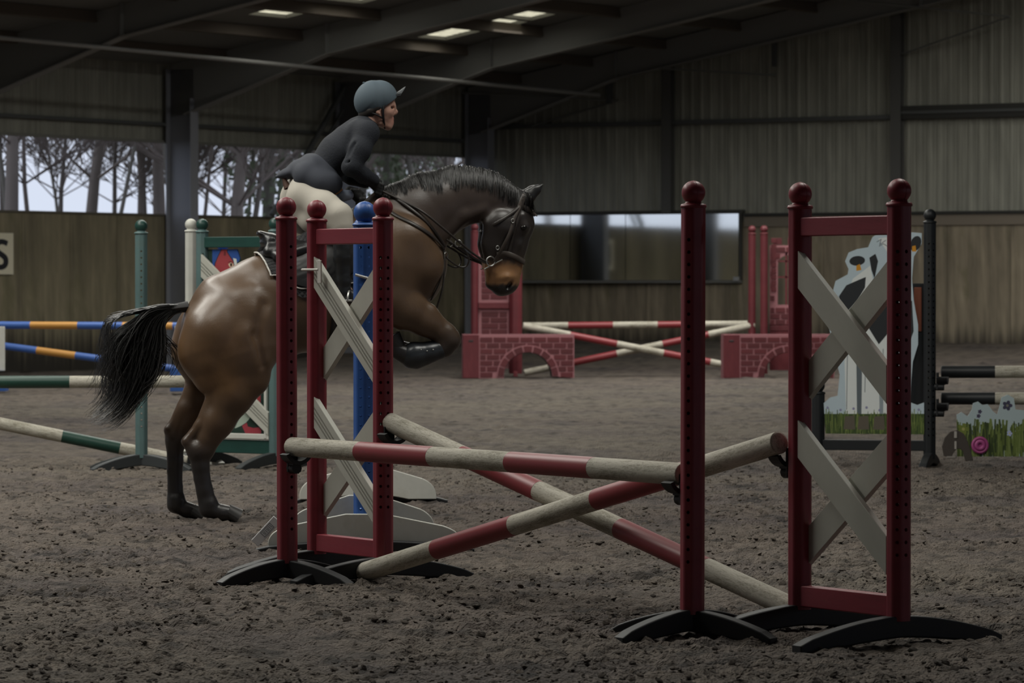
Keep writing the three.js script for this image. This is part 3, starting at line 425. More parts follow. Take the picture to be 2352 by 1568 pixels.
// --- the blue jump that the horse is leaving the ground for ---------------------------------------------
{
  const a = G(838, 1225, 20.8), b = G(836, 1205, 21.75), g = standing(a, b), L = a.distanceTo(b) / 2, w = 0.114;
  post(g, -L, 1.605, w, M.blue, { drilled: [3, 4, 7, 0], turn: 0.39, range: [0.08, 0.93] }); post(g, L, 1.56, w, M.blue, { drilled: [], base: 0.07 });
  part(g, 'top_rail', rbox(2 * L, 0.07, 0.05, 0, 1.6, 0), M.blue); part(g, 'bottom_rail', rbox(2 * L, 0.08, 0.05, 0, 0.16, 0), M.blue);
  for (const [x, y0] of [[-L - 0.06, 1.44], [-L - 0.06, 1.05]]) part(g, 'cup_pin', merge([rod(V(x, y0, 0.07), V(x + 0.02, y0 - 0.14, 0.07), 0.005, 6), rod(V(x, y0 - 0.03, 0.06), V(x, y0, -0.05), 0.007, 6)]), mat(0.7, 0.7, 0.68, 0.4), 'white wire pole cup pin');
  const toeBoard = (right, left, h) => { const t = new THREE.Shape(); t.moveTo(right, 0.0); t.quadraticCurveTo(right + 0.01, h * 0.42, right * 0.8, h * 0.62); t.lineTo(right * 0.2, h); t.lineTo(-left * 0.2, h); t.lineTo(-left * 0.8, h * 0.62); t.quadraticCurveTo(-left - 0.01, h * 0.42, -left, 0); t.lineTo(-left * 0.6, 0.0); t.quadraticCurveTo(0, 0.06, right * 0.6, 0); t.closePath(); return new THREE.ExtrudeGeometry(t, { depth: 0.03, bevelEnabled: true, bevelSize: 0.004, bevelThickness: 0.004, bevelSegments: 2 }).rotateY(-Math.PI / 2); };
  for (const [px, r, l, h] of [[-L - 0.05, 0.50, 0.50, 0.16], [L + 0.1, 0.385, 0.40, 0.2]]) { const f = part(g, 'foot_board', toeBoard(r, l, h), M.white, 'white plastic foot board with rounded toes'); f.position.set(px, 0.03, 0); const k = part(g, 'foot', foot(2 * r + 0.12, 0.012, 0.09), M.black, 'flat black plastic foot'); k.position.set(px - 0.07, 0.0, 0); }
  const tag = part(g, 'label_plate', rbox(0.05, 0.17, 0.012, 0, 0, 0, 0.003), mat(0.72, 0.73, 0.74, 0.5), 'white plate with a printed label');
  add(g, 'jump_wing', 'bright blue jump wing on white foot boards beside the horse', 'jump wing');
  const q = g.worldToLocal(atDepth(611, 1220, 20.4)); g.updateMatrixWorld(); const q2 = g.worldToLocal(atDepth(611, 1220, 20.4)); tag.position.copy(q2); tag.rotation.set(0, -g.rotation.y, -0.75); part(tag, 'printed_label', new THREE.PlaneGeometry(0.036, 0.075).translate(0, 0.01, 0.0068), textured(canvasTex(72, 150, (c) => { c.fillStyle = '#c9ccd0'; c.fillRect(0, 0, 72, 150); c.strokeStyle = '#33363c'; c.lineWidth = 4; c.strokeRect(6, 6, 60, 138); for (let i = 0; i < 7; i++) { c.beginPath(); c.moveTo(16, 24 + i * 17); c.lineTo(56, 18 + i * 17 + (i % 3) * 4); c.stroke(); } }), 0.6), 'small printed label');
  const b2 = G(845, 1130, 25.3), c2 = G(842, 1120, 26.1), g2 = standing(b2, c2), L2 = b2.distanceTo(c2) / 2;
  post(g2, -L2, 1.2, w, M.blue, {}); post(g2, L2, 1.2, w, M.blue, {}); part(g2, 'bottom_rail', rbox(2 * L2, 0.08, 0.05, 0, 0.16, 0), M.blue);
  const f2 = part(g2, 'foot_board', toeBoard(0.43, 0.43, 0.2), M.white, 'white plastic foot board with rounded toes'); f2.position.set(-L2, 0.03, 0.0); part(g2, 'foot', foot(0.96, 0.012, 0.09), M.black).position.set(-L2 + 0.05, 0, 0.02);
  add(g2, 'jump_wing', 'low blue jump wing beyond the horse, its white foot board showing past the red wing', 'jump wing');
}
// --- green jump with a fox panel -------------------------------------------------------------------------
{
  const d = 29.9, gl = G(325, 1050, d); const sg = new THREE.Group(); sg.position.copy(gl); sg.rotation.y = 0.1;
  post(sg, 0, 1.68, 0.092, M.green, { drilled: [6, 2], ballMat: M.greenDark, range: [0.14, 0.95] });
  for (const k of [1, -1]) { const f = part(sg, 'foot', foot(0.86, 0.07), mat(0.035, 0.04, 0.042, 0.6)); f.rotation.y = Math.PI / 2 + k * 0.55; }
  add(sg, 'jump_stand', 'grey-green single jump stand behind the horse\'s tail', 'jump stand');
  const a = G(465, 1040, 30.6), b = G(632, 1040, 30.2), g = standing(a, b), L = a.distanceTo(b), x = L / 2;
  post(g, -x, 1.70, 0.092, M.green, { drilled: [7, 3], ballMat: M.greenDark }); post(g, x, 1.70, 0.092, M.green, { drilled: [], ballMat: M.greenDark });
  part(g, 'top_rail', rbox(L, 0.082, 0.05, 0, 1.715, 0), M.greenDark); part(g, 'bottom_rail', rbox(L, 0.105, 0.05, 0, 0.155, 0), M.greenDark);
  const e = x - 0.03; for (const [hi, lo] of [[1.62, 1.10], [0.93, 0.42]]) { part(g, 'cross_board', plank(-e, hi, e, lo, 0.17, 0.03), M.board, 'white board'); part(g, 'cross_board', plank(-e, lo, e, hi, 0.17, 0.004), M.board, 'white board'); } 
  part(g, 'frame_bar', rbox(L - 0.06, 0.042, 0.03, 0, 0.235, 0.03), M.white, 'white frame bar'); part(g, 'frame_bar', rbox(0.024, 0.5, 0.03, e - 0.03, 0.47, 0.035), M.white, 'white picket'); part(g, 'picket_ball', new THREE.SphereGeometry(0.026, 14, 10).translate(e - 0.03, 0.745, 0.035), M.white);
  // fox print on a cut board
  const pxm = FOCAL / 30.4, u0 = 548.5 - (L - 0.1) / 2 * pxm;
  const tex = canvasTex(600, 1600, (c, W, H) => {
    c.fillStyle = '#1b3329'; c.fillRect(0, 0, W, H); c.scale(W / ((L - 0.1) * pxm), H / 427); c.translate(-u0, -572);
    const P = (pts, col, w) => { c.fillStyle = col; c.beginPath(); pts.forEach(([px, py], i) => i ? c.lineTo(px, py) : c.moveTo(px, py)); c.closePath(); c.fill(); if (w) { c.strokeStyle = '#1b2430'; c.lineWidth = w; c.stroke(); } };
    P([[470, 572], [560, 572], [548, 600], [470, 640]], '#2a4f96');
    P([[472, 640], [478, 604], [485, 591], [495, 575], [502, 566], [514, 566], [514, 578], [521, 587], [531, 598], [536, 612], [552, 640], [585, 740], [612, 860], [612, 925], [585, 925], [560, 900], [520, 820], [480, 720]], '#9c3c42', 2);
    P([[506, 574], [510, 580], [509, 587], [503, 586]], '#6d2a2e'); P([[531, 592], [541, 594], [543, 612], [536, 612]], '#cfd4d0'); P([[517, 606], [524, 602], [532, 605], [531, 611], [521, 613]], '#d0bfa0'); P([[522, 604], [529, 604], [528, 611], [523, 611]], '#3a1a1a'); P([[513, 602], [524, 599], [531, 602], [523, 602]], '#5a2226');
    P([[535, 984], [542, 972], [549, 961], [560, 946], [571, 932], [578, 940], [585, 952], [577, 962], [566, 972], [550, 979]], '#aebcae'); P([[573, 934], [584, 938], [584, 952], [578, 946], [575, 954]], '#8f3640');
    P([[556, 977], [563, 973], [571, 969], [574, 978], [590, 981], [606, 979], [613, 986], [613, 993], [607, 998], [580, 1000], [566, 995]], '#a23c47', 1);
  });
  const sh = new THREE.Shape(); const hh = 1.42, ww = L - 0.1; sh.moveTo(-ww / 2, 0.24); sh.lineTo(ww / 2, 0.24); sh.lineTo(ww / 2, 0.9); sh.bezierCurveTo(ww * 0.42, 1.1, ww * 0.30, 1.26, 0.06, 1.44); sh.lineTo(0.03, 1.53); sh.lineTo(-0.02, 1.66); sh.lineTo(-ww / 2, 1.66); sh.closePath();
  const pg = new THREE.ExtrudeGeometry(sh, { depth: 0.012, bevelEnabled: false }), pp = pg.attributes.position, uv = pg.attributes.uv; for (let i = 0; i < pp.count; i++) uv.setXY(i, (pp.getX(i) + ww / 2) / ww, (pp.getY(i) - 0.24) / hh);
  part(g, 'picture_panel', pg.translate(0, 0, -0.02), textured(tex, 0.55), 'cut-out panel printed with a red fox');
  for (const px of [-x, x]) part(g, 'foot', foot(0.9, 0.07), mat(0.035, 0.04, 0.042, 0.6)).position.x = px;
  add(g, 'jump_wing', 'dark green jump wing with a red fox panel behind the horse\'s rump', 'jump wing');
  const ws = new THREE.Group(); ws.position.copy(G(439, 1036, 31.0)); post(ws, 0, 1.71, 0.088, M.white, {}); for (const k of [1, -1]) part(ws, 'foot', foot(0.8, 0.06), M.white).rotation.y = k * 0.7; add(ws, 'jump_stand', 'white single jump stand with a ball finial beside the fox wing', 'jump stand');
  const W_ = M.poleWhite, Gn = M.poleGreen, grp = 'green and white poles behind the horse';
  pole('jump_pole', 'level green and white pole behind the horse\'s tail', atDepth(-270, 878, 30.3), atDepth(432, 876, 30.4), 0.047, [W_, Gn, W_], grp, [0.9, 1.15, 1.3]);
  pole('jump_pole', 'sloping green and white pole with its end dropped on the sand behind the hind legs', atDepth(-330, 905, 30.2), atDepth(428, 1060, 30.4), 0.047, [Gn, W_, Gn, W_], grp, [1, 1.3, 0.65, 0.75]);
}
// --- blue and orange jump, further off ---------------------------------------------------------------------
{
  const d = 51, B = M.poleBlue, O = M.poleOrange, grp = 'blue and orange poles by the side wall', five = [B, O, B, O, B];
  pole('jump_pole', 'level blue and orange pole by the side wall', atDepth(-80, 746, d), atDepth(520, 749, d - 0.6), 0.046, [O, B, O, B, O, B], grp, [0.3, 0.95, 0.9, 0.85, 0.95, 1]);
  pole('jump_pole', 'sloping blue and orange pole by the side wall, high at the white stand', atDepth(-30, 789, d), atDepth(470, 856, d - 0.6), 0.046, [B, O, B, O, B], grp, [1.1, 0.85, 0.9, 0.9, 1]);
  const bs = new THREE.Group(); bs.position.copy(G(512, 880, 50.2)); post(bs, 0, 1.72, 0.16, M.blue, {}); part(bs, 'side_panel', rbox(0.2, 0.5, 0.05, -0.1, 1.55, 0.02), M.blue); part(bs, 'foot', foot(1.0, 0.06), M.blue); add(bs, 'jump_stand', 'blue jump stand with a ball finial far behind the fox wing', 'jump stand');
  const wp = new THREE.Group(); wp.position.copy(G(-16, 880, 50.6)); part(wp, 'panel', rbox(0.3, 0.56, 0.06, 0, 0.58, 0), M.white); part(wp, 'base', rbox(0.36, 0.18, 0.3, 0, 0.13, 0), M.blue); post(wp, -0.2, 1.5, 0.1, M.white, {}); add(wp, 'jump_stand', 'white panel stand on a blue base holding the blue and orange poles', 'jump stand');
  const wq = new THREE.Group(); wq.position.copy(G(420, 880, 50.2)); part(wq, 'panel', rbox(0.2, 0.5, 0.06, 0, 0.62, 0), M.white); part(wq, 'base', rbox(0.3, 0.3, 0.3, 0, 0.2, 0), M.blue); add(wq, 'jump_stand', 'white panel stand behind the horse\'s buttock', 'jump stand');
}
// --- red brick jump ------------------------------------------------------------------------------------------
const BRICK = [mat(0.095, 0.014, 0.019, 0.6), mat(0.11, 0.017, 0.022, 0.6), mat(0.085, 0.013, 0.017, 0.6)];
function brick(w, h, d = 0.012) { const k = 'b' + w.toFixed(3) + h.toFixed(3); return BAND[k] || (BAND[k] = rbox(w, h, d, 0, 0, 0, 0.003)); }
function courses(parent, x0, x1, y0, y1, rows, bw, z, skip) {      // running bond between the bounds
  const rh = (y1 - y0) / rows, j = 0.018;
  for (let r = 0; r < rows; r++) { let x = x0 - (r % 2 ? bw / 2 : 0); while (x < x1 - 0.01) { const a = Math.max(x, x0), b = Math.min(x + bw, x1); x += bw; if (b - a < 0.05) continue; const cx = (a + b) / 2, cy = y0 + rh * (r + 0.5); if (skip && skip(cx, cy, b - a)) continue; const m = part(parent, 'brick', brick(b - a - j, rh - j), BRICK[(r * 7 + Math.round(cx * 31)) % 3 < 0 ? 0 : Math.abs(r * 7 + Math.round(cx * 31)) % 3]); m.position.set(cx, cy, z); } }
}
{
  const d = 59.2;
  function archWall(u, label) {                                     // low wall with an arch cut through it
    const g = new THREE.Group(); const p = G(u, 866, d); g.position.copy(p); g.rotation.y = 0.06;
    const w = 1.66, h = 0.655, R = 0.36, s = new THREE.Shape([new THREE.Vector2(-w / 2 + 0.0, 0), new THREE.Vector2(w / 2, 0), new THREE.Vector2(w / 2, h), new THREE.Vector2(-w / 2, h)]), hole = new THREE.Path(), ox = 0.14;
    s.curves.length = 0; s.moveTo(-w / 2, 0); s.lineTo(ox - R, 0); s.absarc(ox, 0.03, R, Math.PI, 0, true); s.lineTo(w / 2, 0); s.lineTo(w / 2, h); s.lineTo(-w / 2, h); s.closePath();
    part(g, 'wall_body', new THREE.ExtrudeGeometry(s, { depth: 0.34, bevelEnabled: false, curveSegments: 20 }).translate(0, 0, -0.34), M.mortar, 'red plastic wall body with pale mortar lines');
    part(g, 'end_panel', rbox(0.24, h - 0.01, 0.02, -w / 2 + 0.12, h / 2, 0.004), M.redDull); part(g, 'vent_slot', rbox(0.07, 0.03, 0.012, -w / 2 + 0.12, h - 0.1, 0.012), M.black); { const al = new THREE.Shape(); al.absarc(0, 0, R + 0.002, 0, Math.PI, false); al.absarc(0, 0, R - 0.006, Math.PI, 0, true); al.closePath(); part(g, 'arch_lining', new THREE.ExtrudeGeometry(al, { depth: 0.335, bevelEnabled: false, curveSegments: 20 }).translate(ox, 0.03, -0.338), mat(0.02, 0.02, 0.022, 0.7)); }
    courses(g, -w / 2 + 0.25, w / 2 - 0.005, 0.01, h - 0.035, 7, 0.2, 0.004, (x, y, bw) => Math.hypot(Math.max(0, Math.abs(x - ox) - bw * 0.22), y - 0.03) < R + 0.02);
    { const ar = new THREE.Shape(); ar.absarc(0, 0, R + 0.105, 0, Math.PI, false); ar.absarc(0, 0, R, Math.PI, 0, true); ar.closePath(); part(g, 'arch_band', new THREE.ExtrudeGeometry(ar, { depth: 0.016, bevelEnabled: false, curveSegments: 20 }).translate(ox, 0.03, -0.001), M.mortar, 'pale mortar band'); }
    for (let i = 0; i < 9; i++) { const a0 = Math.PI * (i + 0.08) / 9, a1 = Math.PI * (i + 0.92) / 9, v = new THREE.Shape(); v.absarc(0, 0, R + 0.09, a0, a1, false); v.absarc(0, 0, R + 0.004, a1, a0, true); v.closePath(); const k = 'v' + i; const vg = BAND[k] || (BAND[k] = new THREE.ExtrudeGeometry(v, { depth: 0.026, bevelEnabled: false, curveSegments: 5 })); part(g, 'arch_stone', vg, BRICK[i % 3]).position.set(ox, 0.03, -0.002); }
    return add(g, 'brick_wall_filler', label, 'jump filler', 'arched brick wall fillers');
  }
  archWall(1191, 'low red brick-patterned filler wall with an arch, under the horse\'s head');
  archWall(1789, 'low red brick-patterned filler wall with an arch, behind the red wing with white crosses');
  function tower(u0, u1, bottom, topV, label, windowed, extra) {    // tall red wing with a brick panel between two posts
    const a = G(u0, bottom, d + 1.0), b = G(u1, bottom, d + 1.0), g = standing(a, b), L = a.distanceTo(b), h = heightAt(topV, d + 1);
    post(g, -L / 2, h, 0.11, M.redDull, { base: 0.05 }); if (extra) post(g, -L / 2 + 0.17, h, 0.11, M.redDull, { base: 0.05, z: 0.2 }); if (!extra) post(g, L / 2, h - 0.2, 0.2, M.redDull, { base: 0.05 });
    const x0 = -L / 2 + (extra ? 0.27 : 0.06), x1 = L / 2 - (extra ? 0 : 0.1);
    if (windowed) {
      const s = new THREE.Shape([new THREE.Vector2(x0, 0.1), new THREE.Vector2(x1, 0.1), new THREE.Vector2(x1, h - 0.12), new THREE.Vector2(x0, h - 0.12)]), wy0 = h - 1.02, wy1 = h - 0.42, wx0 = x0 + 0.12, wx1 = x1 - 0.12, p = new THREE.Path(); p.moveTo(wx0, wy0); p.lineTo(wx1, wy0); p.lineTo(wx1, wy1); p.absarc((wx0 + wx1) / 2, wy1, (wx1 - wx0) / 2, 0, Math.PI, false); p.closePath(); s.holes.push(p);
      part(g, 'panel', new THREE.ExtrudeGeometry(s, { depth: 0.04, bevelEnabled: false }).translate(0, 0, -0.06), M.mortar);
      courses(g, x0, x1, h - 1.42, h - 0.14, 14, 0.16, -0.012, (x, y, bw) => x + bw / 2 > wx0 - 0.01 && x - bw / 2 < wx1 + 0.01 && y > wy0 - 0.03 && (y < wy1 || Math.hypot(x - (wx0 + wx1) / 2, y - wy1) < (wx1 - wx0) / 2 + 0.06));
      for (let y = h - 0.14 - 0.64; y < h; y += 0.09142) for (const sx of [wx0 - 0.062]) part(g, 'brick', brick(0.08, 0.075), BRICK[1]).position.set(sx, y, -0.012);
      part(g, 'panel', box(x1 - x0, 0.7, 0.03, (x0 + x1) / 2, 0.45, -0.03), M.redDull);
      for (let k = 0; k < 3; k++) part(g, 'merlon', brick(0.13, 0.1), BRICK[k % 3]).position.set(x0 + 0.12 + k * 0.22, h - 0.06, -0.03);
      part(g, 'glazing_bar', merge([box(0.03, wy1 - wy0 + 0.2, 0.02, (wx0 + wx1) / 2 - 0.02, (wy0 + wy1) / 2 + 0.1, -0.03), box(wx1 - wx0, 0.025, 0.02, (wx0 + wx1) / 2, wy0 + 0.42, -0.03), box(wx1 - wx0, 0.025, 0.02, (wx0 + wx1) / 2, wy1 + 0.06, -0.03)]), M.redDull);
    } else {
      part(g, 'panel', box(x1 - x0, h - 0.25, 0.04, (x0 + x1) / 2, h / 2, -0.04), M.mortar);
      courses(g, x0 + 0.04, x1 - 0.02, 0.55, h - 0.35, 14, 0.27, -0.012, (x, y) => y > 1.02 && y < 1.14); part(g, 'ledge', rbox(x1 - x0, 0.09, 0.08, (x0 + x1) / 2, 1.08, 0), M.redDull);
    }
    part(g, 'bottom_rail', rbox(L, 0.12, 0.06, 0, 0.4, -0.05), M.redDull); for (const px of [-L / 2, L / 2]) part(g, 'foot', foot(0.8, 0.05), M.redDull).position.x = px;
    return add(g, 'brick_tower_wing', label, 'jump wing');
  }
  tower(1090, 1184, 862, 540, 'tall red brick-patterned jump wing behind the horse\'s muzzle', false);
  tower(1727, 1850, 862, 545, 'tall red brick-patterned jump wing with an arched window and twin posts', true, true);
  const w = M.poleWhite, r = M.poleRed, grp = 'red and white poles of the brick jump';
  pole('jump_pole', 'level red and white pole of the far brick jump', atDepth(1202, 748, d + 1.4), atDepth(1716, 744, d + 1.4), 0.052, [w, r, w, r, w], grp);
  pole('jump_pole', 'red and white cross pole of the brick jump, lower at the windowed wing', atDepth(1202, 748, d + 0.6), atDepth(1738, 852, d + 0.8), 0.052, [w, r, w, r, w], grp);
  pole('jump_pole', 'red and white cross pole of the brick jump, lower at the muzzle side', atDepth(1205, 856, d + 0.9), atDepth(1733, 746, d + 1.0), 0.052, [w, r, w, r, w], grp);
}
// --- black jump with a cow panel, flower filler -------------------------------------------------------------
{
  const d = 30.6, a = G(1879, 1030, d), b = G(2135, 1040, d - 0.2), g = standing(a, b), L = a.distanceTo(b), x = L / 2, PX = FOCAL / d;
  post(g, -x, 0.46, 0.1, M.blackPost, { base: 0.09 }); post(g, x, 1.80, 0.092, M.blackPost, { drilled: [6, 7, 2, 3], base: 0.06 });
  part(g, 'bottom_rail', rbox(L, 0.08, 0.06, 0, 0.16, 0), M.blackPost); part(g, 'back_panel', rbox(0.16, 1.1, 0.02, x - 0.1, 0.85, -0.08), M.black, 'dark panel edge'); part(g, 'back_print', rbox(0.06, 0.34, 0.012, x - 0.1, 1.2, -0.065), mat(0.25, 0.075, 0.04, 0.7));
  // cut-out drawn in pixels of the photograph about the panel's foot, metres on the board
  const X = (u) => (u - 2007) / PX, Y = (v) => heightAt(v, d);
  const outline = [[1897, 995], [1893, 925], [1908, 912], [1925, 908], [1930, 860], [1915, 800], [1903, 740], [1908, 690], [1920, 645], [1948, 630], [1950, 618], [1942, 600], [1950, 580], [1970, 572], [1995, 568], [2005, 545], [2015, 538], [2060, 538], [2080, 538], [2095, 534], [2118, 536], [2118, 560], [2100, 590], [2096, 640], [2100, 690], [2110, 745], [2110, 790], [2098, 830], [2094, 880], [2092, 922], [2108, 928], [2124, 922], [2124, 995]];
  const sh = new THREE.Shape(outline.map(([u, v]) => new THREE.Vector2(X(u), Y(v))));
  const pg = new THREE.ExtrudeGeometry(sh, { depth: 0.012, bevelEnabled: false }), pp = pg.attributes.position, uv = pg.attributes.uv; for (let i = 0; i < pp.count; i++) uv.setXY(i, (pp.getX(i) - X(1890)) / (X(2130) - X(1890)), (pp.getY(i) - Y(1000)) / (Y(530) - Y(1000)));
  const tex = canvasTex(960, 1880, (c) => {
    c.scale(4, 4); c.translate(-1890, -530); c.fillStyle = '#b6c6cf'; c.fillRect(1890, 530, 240, 470); const P = (pts, col) => { c.fillStyle = col; c.beginPath(); pts.forEach(([px, py], i) => i ? c.lineTo(px, py) : c.moveTo(px, py)); c.closePath(); c.fill(); };
    P([[2018, 548], [2070, 540], [2090, 600], [2085, 650], [2040, 690], [2010, 660], [2000, 610], [1960, 640], [1930, 720], [1940, 800], [1945, 960], [1985, 975], [2040, 970], [2060, 800], [2080, 720], [2095, 660]], '#d9dedd');
    P([[1928, 680], [1945, 655], [1975, 642], [1990, 636], [1988, 660], [1970, 690], [1950, 712], [1932, 715]], '#22262a'); P([[1975, 690], [2000, 660], [2040, 690], [2045, 760], [2020, 790], [1995, 750]], '#22262a'); P([[2050, 700], [2096, 690], [2100, 760], [2085, 800], [2060, 770]], '#22262a');
    c.fillStyle = '#1f2226'; c.beginPath(); c.ellipse(1970, 599, 18, 11, -0.1, 0, 7); c.fill(); c.beginPath(); c.ellipse(2104, 560, 12, 18, 0.4, 0, 7); c.fill(); P([[1998, 592], [2012, 583], [2018, 600], [2010, 640], [2003, 620]], '#1f2226');
    P([[1968, 610], [1976, 606], [1980, 620], [1968, 622]], '#c98a1e'); P([[2096, 566], [2104, 564], [2106, 578], [2096, 578]], '#c98a1e');
    c.strokeStyle = '#6b747a'; c.lineWidth = 1.6; for (const l of [[[2015, 556], [2025, 550], [2022, 562], [2036, 552]], [[2020, 566], [2030, 560], [2040, 566]], [[1948, 790], [1946, 940]], [[1990, 800], [1988, 900]], [[2030, 800], [2028, 940]], [[1965, 760], [1975, 940]]]) { c.beginPath(); l.forEach(([px, py], i) => i ? c.lineTo(px, py) : c.moveTo(px, py)); c.stroke(); }
    P([[1968, 800], [1982, 790], [1980, 960], [1970, 955]], '#5d666c'); P([[2020, 830], [2032, 820], [2030, 960], [2022, 950]], '#8c979d');
    const R = rng(5); P([[1890, 950], [2130, 948], [2130, 1000], [1890, 1000]], '#3a4c22'); for (let i = 0; i < 240; i++) { const gx = 1892 + 236 * R(), gy = 990 - 30 * R(); c.strokeStyle = ['#4f6029', '#5f7034', '#2c3a1a', '#737f45'][i & 3]; c.lineWidth = 1 + R(); c.beginPath(); c.moveTo(gx, gy + 12); c.lineTo(gx + 6 * (R() - 0.5), gy - 14 - 10 * R()); c.stroke(); }
    for (const hx of [1942, 1974, 2010, 2050]) P([[hx, 955], [hx + 22, 953], [hx + 24, 985], [hx - 3, 985]], '#5b5448');
    c.fillStyle = '#8a8aa8'; for (let i = 0; i < 8; i++) { c.beginPath(); c.arc(1902 + i * 30, 934 + 8 * R(), 3, 0, 7); c.fill(); }
  });
  part(g, 'picture_panel', pg.translate(0, 0, 0.02), textured(tex, 0.5), 'cut-out panel printed with a black and white cow standing in grass');
  for (const px of [-x, x]) part(g, 'foot', foot(0.8, 0.06), M.black).position.x = px;
  for (const v of [862, 922]) { const c = part(g, 'pole_cup', cupGeo(1.1), M.black); c.position.set(x + 0.06, heightAt(v, d), 0); }
  add(g, 'jump_wing', 'black jump wing with a large cow cut-out standing in painted grass', 'jump wing');
  const K = M.poleBlack, Wt = M.poleWhite, grp = 'black and white poles of the cow jump';
  pole('jump_pole', 'upper black and white pole held by the cow wing', atDepth(2163, 854, d), atDepth(3100, 852, d - 0.4), 0.047, [K, Wt, K, Wt, K, Wt, K], grp, [0.9, 1, 1, 1, 1, 1, 0.9]);
  pole('jump_pole', 'lower black and white pole held by the cow wing, above the flower filler', atDepth(2163, 915, d), atDepth(3100, 914, d - 0.4), 0.047, [K, Wt, K, Wt, K, Wt, K], grp, [0.9, 1, 1, 1, 1, 1, 0.9]);
  // flower meadow filler board
  const fd = 30.0, fx = (u) => (u - 2352) / (FOCAL / fd), fy = (v) => heightAt(v, fd), fp = G(2352, 1052, fd), f = new THREE.Group(); f.position.set(fp.x, 0, fp.z);
  const ol = [[2198, 1048], [2197, 952], [2208, 946], [2222, 956], [2232, 940], [2234, 926], [2246, 922], [2256, 930], [2268, 928], [2280, 944], [2290, 952], [2296, 930], [2300, 912], [2314, 906], [2328, 914], [2332, 940], [2352, 942], [2372, 930], [2380, 905], [2400, 905], [2408, 935], [2440, 945], [2470, 930], [2500, 950], [2506, 1048]];
  const fs = new THREE.Shape(ol.map(([u, v]) => new THREE.Vector2(fx(u), fy(v)))), fgm = new THREE.ExtrudeGeometry(fs, { depth: 0.014, bevelEnabled: false }), fpz = fgm.attributes.position, fu = fgm.attributes.uv; for (let i = 0; i < fpz.count; i++) fu.setXY(i, (fpz.getX(i) - fx(2190)) / (fx(2510) - fx(2190)), (fpz.getY(i) - fy(1060)) / (fy(900) - fy(1060)));
  const ft = canvasTex(1280, 640, (c) => { c.scale(4, 4); c.translate(-2190, -900); c.fillStyle = '#a9b9bd'; c.fillRect(2190, 900, 330, 160); const R = rng(9); for (let i = 0; i < 700; i++) { const gx = 2190 + 330 * R(), gy = 1062 - 66 * Math.pow(R(), 0.7); c.strokeStyle = ['#4c5a25', '#5f6e32', '#2e3c1a', '#707f44'][i & 3]; c.lineWidth = 2 + 3 * R(); c.beginPath(); c.moveTo(gx, gy + 20); c.quadraticCurveTo(gx, gy - 6, gx + 12 * (R() - 0.5), gy - 22 - 14 * R()); c.stroke(); }
    const petal = (px, py, r, col, mid) => { c.fillStyle = col; for (let i = 0; i < 5; i++) { c.beginPath(); c.ellipse(px + Math.cos(i * 1.257) * r, py + Math.sin(i * 1.257) * r, r * 0.7, r * 0.6, i * 1.257, 0, 7); c.fill(); } c.fillStyle = mid; c.beginPath(); c.arc(px, py, r * 0.45, 0, 7); c.fill(); };
    petal(2313, 931, 7, '#3c3a52', '#7a7a70'); petal(2250, 945, 3, '#3c3352', '#444'); petal(2247, 955, 3, '#3c3352', '#444'); petal(2318, 995, 4, '#a9b4dc', '#cfc070'); petal(2212, 985, 8, '#6e7a35', '#a0a060'); petal(2390, 925, 6, '#4a4060', '#8a8a70'); });
  part(f, 'meadow_panel', fgm, textured(ft, 0.55), 'cut-out board printed with grass and flowers');
  // snail with a pink shell printed on its own proud disc
  const sn = new THREE.Group(), sp = new THREE.TorusGeometry(0.028, 0.018, 10, 24);
  part(f, 'painted_snail', merge([new THREE.CylinderGeometry(0.066, 0.066, 0.016, 24).rotateX(Math.PI / 2), sp.translate(0, 0, 0.004), new THREE.TorusGeometry(0.054, 0.011, 8, 26).translate(0, 0, 0.006)]).translate(fx(2250), fy(1022), 0.02), mat(0.34, 0.06, 0.20, 0.5), 'pink spiral snail');
  add(f, 'flower_filler', 'cut-out flower meadow filler board with a pink snail under the black and white poles', 'jump filler');
  const rb = new THREE.Group(), rs = new THREE.Shape(); const rx = (u) => (u - 2200) / (FOCAL / 29.8), ry = (v) => heightAt(v, 29.8);
  [[2168, 1046], [2164, 1025], [2170, 1005], [2182, 992], [2198, 988], [2212, 996], [2220, 1010], [2226, 1028], [2234, 1056], [2218, 1058], [2212, 1036], [2206, 1030], [2196, 1030], [2188, 1040], [2184, 1050]].forEach(([u, v], i) => i ? rs.lineTo(rx(u), ry(v)) : rs.moveTo(rx(u), ry(v))); rs.closePath();
  part(rb, 'board', new THREE.ExtrudeGeometry(rs, { depth: 0.016, bevelEnabled: true, bevelSize: 0.003, bevelThickness: 0.003, bevelSegments: 1 }), mat(0.055, 0.045, 0.038, 0.8)); part(rb, 'blaze', rbox(0.02, 0.05, 0.006, rx(2194), ry(998), 0.022, 0.002), mat(0.35, 0.33, 0.3, 0.8)); part(rb, 'blaze', rbox(0.016, 0.06, 0.006, rx(2194), ry(1022), 0.022, 0.002), mat(0.35, 0.33, 0.3, 0.8)); part(rb, 'paw', rbox(0.07, 0.02, 0.02, rx(2184), ry(1050), 0.012, 0.006), mat(0.22, 0.2, 0.18, 0.8));
  rb.position.copy(G(2200, 1058, 29.8)); add(rb, 'rabbit_cutout', 'dark brown rabbit cut-out standing by the flower filler', 'cut-out');
}
